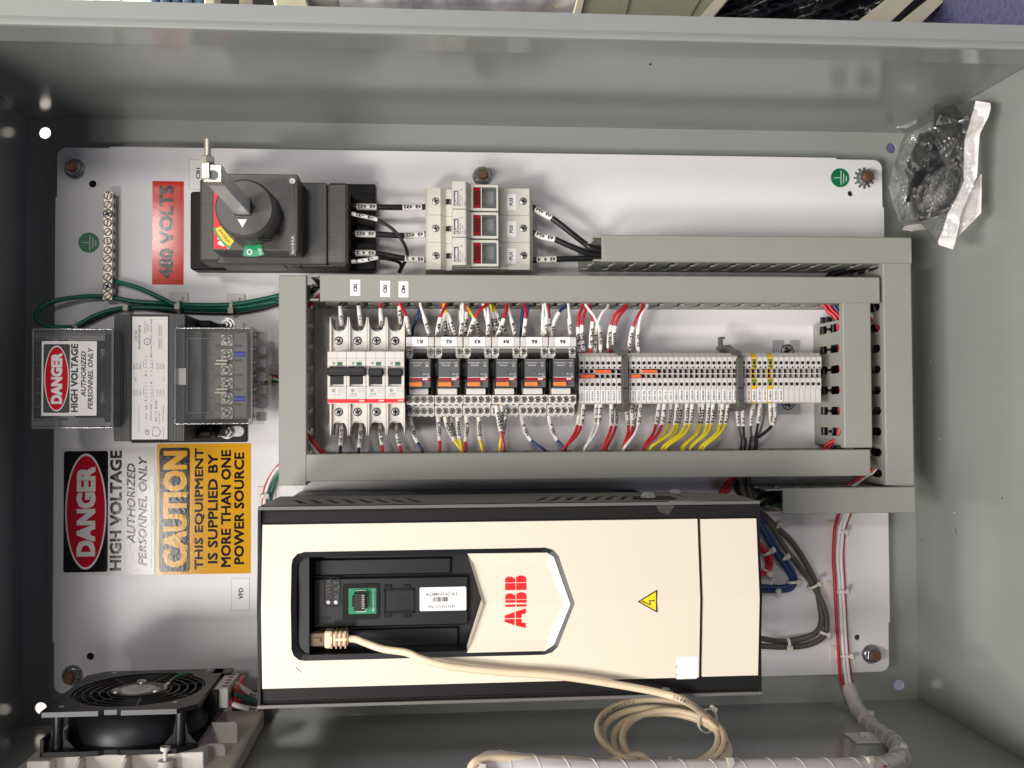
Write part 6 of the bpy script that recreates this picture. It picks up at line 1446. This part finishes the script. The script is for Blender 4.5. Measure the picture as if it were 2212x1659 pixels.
# ================================================================== beige patch cable with coil
pc = thing('patch_cable', 'beige network patch cable plugged into the drive and coiled below it', 'cable', P(1300, 1470, 220))
cp = [(753, 1380, 207), (770, 1381, 209), (790, 1389, 212), (828, 1402, 217), (878, 1409.5, 222), (910, 1423, 226), (965, 1438, 227), (1028, 1446, 227), (1106, 1453, 226), (1181, 1458, 226), (1256, 1467, 226), (1356, 1483, 225), (1431, 1498, 224), (1485, 1517, 222)]
path = [P(*p) for p in cp]
C0 = P(1434, 1592, 190)
def cq(th, rx, rz, dx=0, dy=0, dz=0): return Vector((C0.x + dx + rx * math.cos(th), C0.y + dy - 13 * math.sin(th), C0.z + dz + rz * math.sin(th)))
loops = [(51, 47, -1, 2, 2), (51, 46, -5, 4, -7), (48, 44, 1, -2, 4), (46, 45, 5, -4, 10), (40, 38, 8, 0, 6)]
# angle: 0 = right, -pi/2 = back (upper in the photo), +pi/2 = front
start = math.radians(-28); n = 0; turns = 4
for k in range(turns * 16 + 9):
    th = start + 2 * PI * k / 16; f = k / 16.0; i = min(int(f), 4); j = min(i + 1, 4); w = f - i if i < 4 else 0
    q = [loops[i][m] * (1 - w) + loops[j][m] * w for m in range(5)]
    path.append(cq(th, *q))
path += [P(1300, 1648, 226), P(1235, 1641, 236), P(1150, 1640, 248), P(1060, 1636, 260), P(1022, 1650, 268), P(1012, 1690, 272)]
cpath = catmull(path, 5); mb = MB(); mb.tube(cpath, 3.0, 'tan_wire', 12)
Lc = arclen(cpath)
def near(u, v, lo=0, hi=1e9): return min(((proj(p)[0] - u) ** 2 + (proj(p)[1] - v) ** 2, l) for p, l in zip(cpath, Lc) if lo <= l <= hi)[1]
def ctext(u0, v0, u1, v1, s, h=3.0, flip=False, lo=0, hi=1e9):
    a, b = near(u0, v0, lo, hi), near(u1, v1, lo, hi)
    if abs(b - a) < 60: mb.tube_text(cpath, min(a, b), max(a, b), 3.0, s, h, 'ink_soft', flip=flip, bold=0)
ctext(1452, 1507, 1486, 1520, 'E484431')
base_l = near(1485, 1517)
for k in range(3):
    s = base_l + 110 + k * 150; mb.tube_text(cpath, s, s + 60, 3.0, ('E484431 AWM 2835 24AWG', 'TIA/EIA-568B UTP VERIFIED', 'AWM 2835 60°C CM')[k], 2.6, 'ink_soft', flip=True)
part(pc, 'cable_jacket', mb)
a, b, c, d = RX(696, 1362.5, 752, 1399, 210); zb = 199; mb = MB(); mb.box(a + 2, b - 12, c, d, zb, 213, 'tan_wire', 1.2); mb.box(b - 14, b, c + 1, d - 1, zb + 1, 212, 'tan_wire', 1.2); mb.box(a + 5, a + 8, c + 4, d - 4, 213, 213.3, 'cream_trim', .1)
for k in range(4): mb.box(b - 13.6 + k * 3.6, b - 12.2 + k * 3.6, c - .1, c + 5.4, zb, 213.2, 'boot_gap'); mb.box(b - 13.6 + k * 3.6, b - 12.2 + k * 3.6, c + 7.6, d + .1, zb, 213.2, 'boot_gap')
part(pc, 'strain_boot', mb)
mb = MB(); mb.box(a - 10, a + 2, c + 1.6, d - 1.6, zb + 1, 211, 'plug_clear', .6); mb.box(a - 7, a - 1, c + 5, d - 5, 211, 212.6, 'plug_clear', .4); part(pc, 'plug', mb)
tp = cq(math.radians(-30), 49, 39); ring_tie(pc, tp, (.45, 0, 1), 9.5, (.6, .3, .8)); tp = cq(math.radians(95), 49, 39); ring_tie(pc, tp, (1, 0, 0), 8.5, (0, .1, 1))
p = near(1060, 1636); 
# ================================================================== fan with its filter
FX0, FX1, FT, FB, FZ0, FZ1 = 50., 172., -502., -538., 46., 178.
t = thing('fan', 'black axial fan with ring grille standing in the corner on a beige filter housing', 'fan', ((FX0 + FX1) / 2, FB, (FZ0 + FZ1) / 2))
fc = ((FX0 + FX1) / 2, (FZ0 + FZ1) / 2); g = lambda a, b, y: (a, y, b)
def plate(y0, y1, holes, nm, ch=14):
    mb = MB(); pl = [(FX0 + 2, FZ1), (FX0 + 46, FZ1), (FX0 + 50, FZ1 - 2.5), (FX0 + 60, FZ1 - 2.5), (FX0 + 64, FZ1), (FX1 - ch, FZ1), (FX1, FZ1 - ch), (FX1, FZ0 + 4), (FX1 - 4, FZ0), (FX0 + ch, FZ0), (FX0, FZ0 + ch), (FX0, FZ1 - 2)]
    mb.prism(pl, y0, y1, 'fan_black', fn=g, holes=holes); return mb
R0 = 55.
hole = circle(fc[0], fc[1], R0, 48)
mb = plate(FT - 4, FT, [hole], 'top'); part(t, 'top_frame', mb)
mb = plate(FB, FB + 4, [hole], 'bot'); mb.box(FX0, FX0 + 3, FB, FB + 14, FZ0 + 90, FZ1 - 2, 'fan_black', .4); part(t, 'bottom_frame', mb)
mb = MB(); mb.lathe((fc[0], FB + 4, fc[1]), (0, 1, 0), [(R0 + 2.5, 0), (R0 + 1.6, FT - FB - 8), (R0, FT - FB - 8), (R0, 0)], 'fan_black', 56, True, caps=False); part(t, 'barrel', mb)
for (px_, pz_) in ((FX0 + 11, FZ1 - 11), (FX1 - 14, FZ1 - 14), (FX0 + 12, FZ0 + 12), (FX1 - 12, FZ0 + 12)):
    mb = MB(); mb.cyl((px_, FB + 3.5, pz_), (px_, FT - 3.5, pz_), 4.2, 'fan_black', 16)
    for s in (-1, 1): mb.prism([(px_ + s * 3, FB + 4), (px_ + s * 13, FB + 4), (px_ + s * 6, FB + 12), (px_ + s * 3.6, FB + 24)], pz_ - .6, pz_ + .6, 'fan_black')
    part(t, 'corner_post', mb)
mb = MB()
for r in (26, 33, 40, 47, 53.5): mb.tube([(fc[0] + r * math.cos(i * 2 * PI / 48), FT - 2, fc[1] + r * math.sin(i * 2 * PI / 48)) for i in range(49)], 1.15, 'fan_black', 6)
for k in range(7):
    a = 2 * PI * k / 7 + .35; mb.tube([(fc[0] + 22 * math.cos(a), FT - 2, fc[1] + 22 * math.sin(a)), (fc[0] + 55.5 * math.cos(a + .12), FT - 2, fc[1] + 55.5 * math.sin(a + .12))], 1.2, 'fan_black', 6)
part(t, 'grille', mb)
mb = MB(); mb.lathe((fc[0], FT - 5, fc[1]), (0, 1, 0), [(24, 0), (24, 4.4), (22.5, 5.2)], 'fan_black', 40); part(t, 'motor_hub', mb)
mb = MB(); mb.lathe((fc[0] - 1, FT + .25, fc[1] + 2), (0, 1, 0), [(15.5, 0), (15.5, .2)], 'gloss_label', 40)
for k in range(5): mb.text(('EBM W2S130', '115V~ 60Hz 45W', 'MADE IN', 'TYPE 4650', 'IP 44')[k], (fc[0] - 1, FT + .5, fc[1] - 6 + k * 4), (18, 22, 14, 18, 8)[k], 1.9, 'ink_soft', rd=(.95, 0, -.3), ud=(-.3, 0, -.95), res=1)
part(t, 'hub_label', mb)
for (a, r) in ((-1.75, 19), (.55, 19.5), (2.6, 19.5)):
    mb = MB(); q = (fc[0] + r * math.cos(a), FT + .2, fc[1] + r * math.sin(a)); mb.lathe(q, (0, 1, 0), [(4.1, 0), (4.1, 1.6), (3.2, 2.6), (1, 3.0)], 'zinc', 18, True); part(t, 'screw', mb)
for (a_, b_) in ((FX0 + 12, FZ1 - 16), (FX1 - 20, FZ1 - 20), (FX0 + 22, FZ0 + 8), (FX1 - 14, FZ0 + 8)):
    mb = MB(); mb.lathe((a_, FT + .02, b_), (0, 1, 0), [(2.2, 0), (1.8, .5)], 'zinc', 12, True); part(t, 'rivet', mb)
mb = MB(); wq = catmull([(fc[0] + 36, FT + 1, fc[1] - 40), (fc[0] + 34, FT + 5, fc[1] - 30), (fc[0] + 26, FT + 4, fc[1] - 22), (fc[0] + 22, FT + 1.5, fc[1] - 10)], 6); mb.tube(wq, 1.3, 'term_yellow', 8); mb.tube([p + Vector((.5, .35, .5)) for p in wq], 1.15, 'green_wire', 8); mb.cyl((fc[0] + 22, FT + 1.4, fc[1] - 10), (fc[0] + 21, FT + 1, fc[1] - 5), 1.7, 'brass_pale', 10); part(t, 'earth_lead', mb)
# plug at the right side
mb = MB(); mb.box(FX1 - 4, FX1 + 6, FT - 22, FT - 3, FZ0 + 6, FZ0 + 66, 'fan_black', 1); mb.box(FX1 - 10, FX1 + 8, FT - 3, FT, FZ0 - 2, FZ0 + 18, 'fan_black', .8); part(t, 'terminal_box', mb)
mb = MB(); mb.box(FX1 + 2, FX1 + 14, FT - 20, FT - 2, FZ0 + 10, FZ0 + 62, 'socket_white', .8)
for k in range(5): mb.lathe((FX1 + 10, FT - 2, FZ0 + 16 + k * 10), (0, 1, 0), [(2.6, .02), (2.6, .1)], 'slot_dark', 12); mb.box(FX1 + 14, FX1 + 14.4, FT - 14, FT - 8, FZ0 + 13 + k * 10, FZ0 + 18 + k * 10, 'slot_dark')
part(t, 'terminal_plug', mb)
mb = MB(); mb.box(FX1 + 14.4, FX1 + 18, FT - 26, FT - 7, FZ0 - 2, FZ0 + 44, 'logo_red', .6); part(t, 'red_cap', mb)
for (c, lab, k, sl) in (('white_wire', 'white wire with sleeve 031203 from the fan plug', 0, '031203'), ('green_wire', 'green wire from the middle of the fan plug', 1, ''), ('red_wire', 'red wire with sleeve 031262 from the fan plug', 2, '031262')):
    u0, v0, z0 = ((496, 1471, 72), (495, 1494, 88), (496, 1518, 104))[k]
    pts = [(u0, v0, z0), (u0 + 22, v0 + (12, 9, 8)[k], z0 + 2), (u0 + 60, v0 + (33, 22, 14)[k], z0 - 14), (u0 + 115, v0 + (40, 28, 6)[k], z0 - 40)]
    wire(c, lab, pts, r=1.7, sleeves=((u0 + (6, 0, 8)[k], u0 + (70, 0, 68)[k], sl, .5, .75),) if sl else (), axis='u', group=None, flip=True)
# beige filter housing under the fan
t = thing('filter_housing', 'beige plastic filter housing under the fan on the cabinet wall', 'filter housing', (115, YB, 120))
mb = MB(); mb.box(FX0 - 26, FX1 + 30, YB + .2, FB - 14, 8, 250, 'filter_beige', 2)
for k in (1.2, 2.6): mb.prism([(FZ1 - 6, FB - 14), (FZ1 - 6, FB - 1), (FZ1 + 4, FB - 1), (FZ1 + 24, FB - 14)], FX0 + k * 26, FX0 + 2.4 + k * 26, 'filter_beige', fn=lambda a, b, z: (z, b, a))
mb.box(FX0 + 4, FX1 - 4, FB - 14, FB - .6, FZ0 + 6, FZ1 - 6, 'filter_beige', 1)
for (a_, b_) in ((FX0 + 2, FZ1 - 2), (FX1 - 2, FZ1 - 12), (FX0 + 4, FZ0 + 4), (FX1 - 4, FZ0 + 4)): mb.box(a_ - 9, a_ + 9, FB - 16, FB - .4, b_ - 9, b_ + 9, 'filter_beige', .8)
part(t, 'housing_body', mb)
for (xa, xb, z_, h) in ((FX0 - 14, FX0 + 8, FZ0 + 62, 20), (FX0 - 12, FX0 + 16, FZ0 + 96, 16), (FX1 - 6, FX1 + 22, FZ0 + 62, 22), (FX1 - 10, FX1 + 18, FZ0 + 96, 14)):
    mb = MB(); mb.prism(rrect(xa, xb, FB - 18, FB - 18 + h, 4), z_ - 1, z_ + 1, 'filter_beige'); part(t, 'corner_tab', mb)
mb = MB(); q = (FX1 - 22, FB + 4, FZ1 + 3); mb.cyl((q[0], FB - 18, q[2]), (q[0], FB - 4, q[2]), 6, 'mount_white', 18); mb.cyl((q[0], FB - 4, q[2]), (q[0], FB + 5, q[2]), 1.8, 'mount_white', 12); mb.cyl((q[0], FB + 4, q[2]), (q[0], FB + 7, q[2]), 4.0, 'mount_white', 18); part(t, 'clamp_pin', mb)

# ================================================================== plastic bag in the corner
BU = lambda x, y: (1890 + x * .22779, 189 + y * .22779)
zm = lambda u: 84 + (u - 1925) / 215 * 66
def outline(pts, n):
    pts = [BU(*p) for p in pts]; L = [0]; m = len(pts)
    for i in range(m): a, b = pts[i], pts[(i + 1) % m]; L.append(L[-1] + math.hypot(a[0] - b[0], a[1] - b[1]))
    out = []
    for k in range(n):
        s = L[-1] * k / n; i = max(j for j in range(m) if L[j] <= s); f = (s - L[i]) / max(L[i + 1] - L[i], 1e-6); a, b = pts[i], pts[(i + 1) % m]
        out.append((a[0] + (b[0] - a[0]) * f, a[1] + (b[1] - a[1]) * f))
    return out
from mathutils import noise as NZ
def inside(p, poly):
    c = False; j = len(poly) - 1
    for i in range(len(poly)):
        (a, b), (d, e) = poly[i], poly[j]
        if (b > p[1]) != (e > p[1]) and p[0] < (d - a) * (p[1] - b) / (e - b) + a: c = not c
        j = i
    return c
TEAR = [BU(*q) for q in [(530, 640), (560, 510), (610, 600), (640, 690), (665, 740), (560, 800), (500, 870), (430, 925), (360, 950), (320, 1080), (292, 1060), (330, 900), (400, 790), (510, 745)]]
def inflate(mb, pts, c, up, dn, mat, amp, n=96, rings=26, fq=.03, zo=0., smooth=True, tear=None):
    ol = outline(pts, n); c = BU(*c); o = Vector((fq * 100, 3.1, 7.7))
    for s, hgt in ((1, up), (-1, dn)):
        vs = []; fs = []
        for r in range(rings + 1):
            tt = r / rings
            for k in range(n):
                u = c[0] + (ol[k][0] - c[0]) * tt; v = c[1] + (ol[k][1] - c[1]) * tt
                q = Vector((u * fq, v * fq, s * 3.3)) + o
                crease = 1 - abs(NZ.noise(q)) * 2.2; cr2 = 1 - abs(NZ.noise(q * 2.3)) * 2
                z = zm(u) + zo + s * hgt * math.sqrt(max(0, 1 - tt ** 3)) + amp * (1 - tt * .6) * (crease * .8 + cr2 * .45 + NZ.noise(q * 5) * .35)
                p = P(u, v, z); p.x = min(p.x, X1 - .6 - .4 * (s < 0)); vs.append(p)
        for r in range(rings):
            for k in range(n):
                if tear and s > 0:
                    f_ = (r + .5) / rings; u = c[0] + (ol[k][0] - c[0]) * f_; v = c[1] + (ol[k][1] - c[1]) * f_
                    if inside((u, v), tear): continue
                fs.append((r * n + k, r * n + (k + 1) % n, (r + 1) * n + (k + 1) % n, (r + 1) * n + k))
        mb.add(vs, fs, mat, smooth)
bag = thing('plastic_bag', 'torn clear plastic bag of black parts with white paper edge, propped in the cabinet corner', 'plastic bag', (870, -40, 60))
OUT = [(125, 935), (180, 1130), (260, 1340), (350, 1360), (490, 1350), (590, 1480), (740, 1530), (780, 1420), (985, 1220), (1010, 1000), (1020, 520), (1000, 430), (1080, 250), (1105, 150), (1000, 120), (900, 125), (790, 150), (690, 125), (560, 170), (400, 300), (215, 370), (290, 440), (240, 540), (185, 720)]
mb = MB(); inflate(mb, OUT, (620, 800), 20, 34, 'film', 11, n=160, rings=48, fq=.02, tear=TEAR); part(bag, 'clear_film', mb)
BL = [(560, 190), (760, 160), (840, 260), (850, 480), (800, 600), (830, 860), (700, 1180), (500, 1250), (380, 1290), (330, 1080), (290, 1090), (320, 880), (280, 780), (420, 430), (540, 410)]
mb = MB(); inflate(mb, BL, (590, 720), 12, 20, 'pit_black', 2.2, fq=.012, zo=-10); part(bag, 'black_part', mb)
def strip(pts, dz, mat='paper_white'):
    ol = outline(pts, 70); mb = MB(); top_ = []
    tri = tessellate_polygon([[Vector((p[0], p[1], 0)) for p in ol]])
    for (u, v) in ol:
        z = zm(u) + dz + 5 * NZ.noise(Vector((u * .05, v * .03, 1))); p = P(u, v, z); p.x = min(p.x, X1 - 1.5); top_.append(p)
    n = len(top_); lo = [p + Vector((0, 0, -1.0)) for p in top_]
    mb.add(top_ + lo, [tuple(q) for q in tri] + [tuple(n + i for i in q) for q in tri] + [(i, (i + 1) % n, n + (i + 1) % n, n + i) for i in range(n)], mat); return mb
part(bag, 'paper_edge', strip([(960, 125), (1105, 150), (1085, 260), (995, 440), (985, 560), (970, 840), (900, 1000), (820, 1190), (770, 1440), (740, 1535), (590, 1485), (660, 1320), (690, 1200), (780, 1040), (860, 860), (845, 840), (855, 490), (905, 330), (940, 200)], 17))
part(bag, 'paper_flap', strip([(950, 900), (1012, 810), (1008, 1190), (780, 1420), (810, 1190)], 9))
part(bag, 'paper_scrap', strip([(290, 1310), (430, 1290), (490, 1345), (350, 1362), (262, 1345)], -24)); part(bag, 'paper_scrap', strip([(205, 375), (400, 300), (390, 340), (300, 390)], -20))
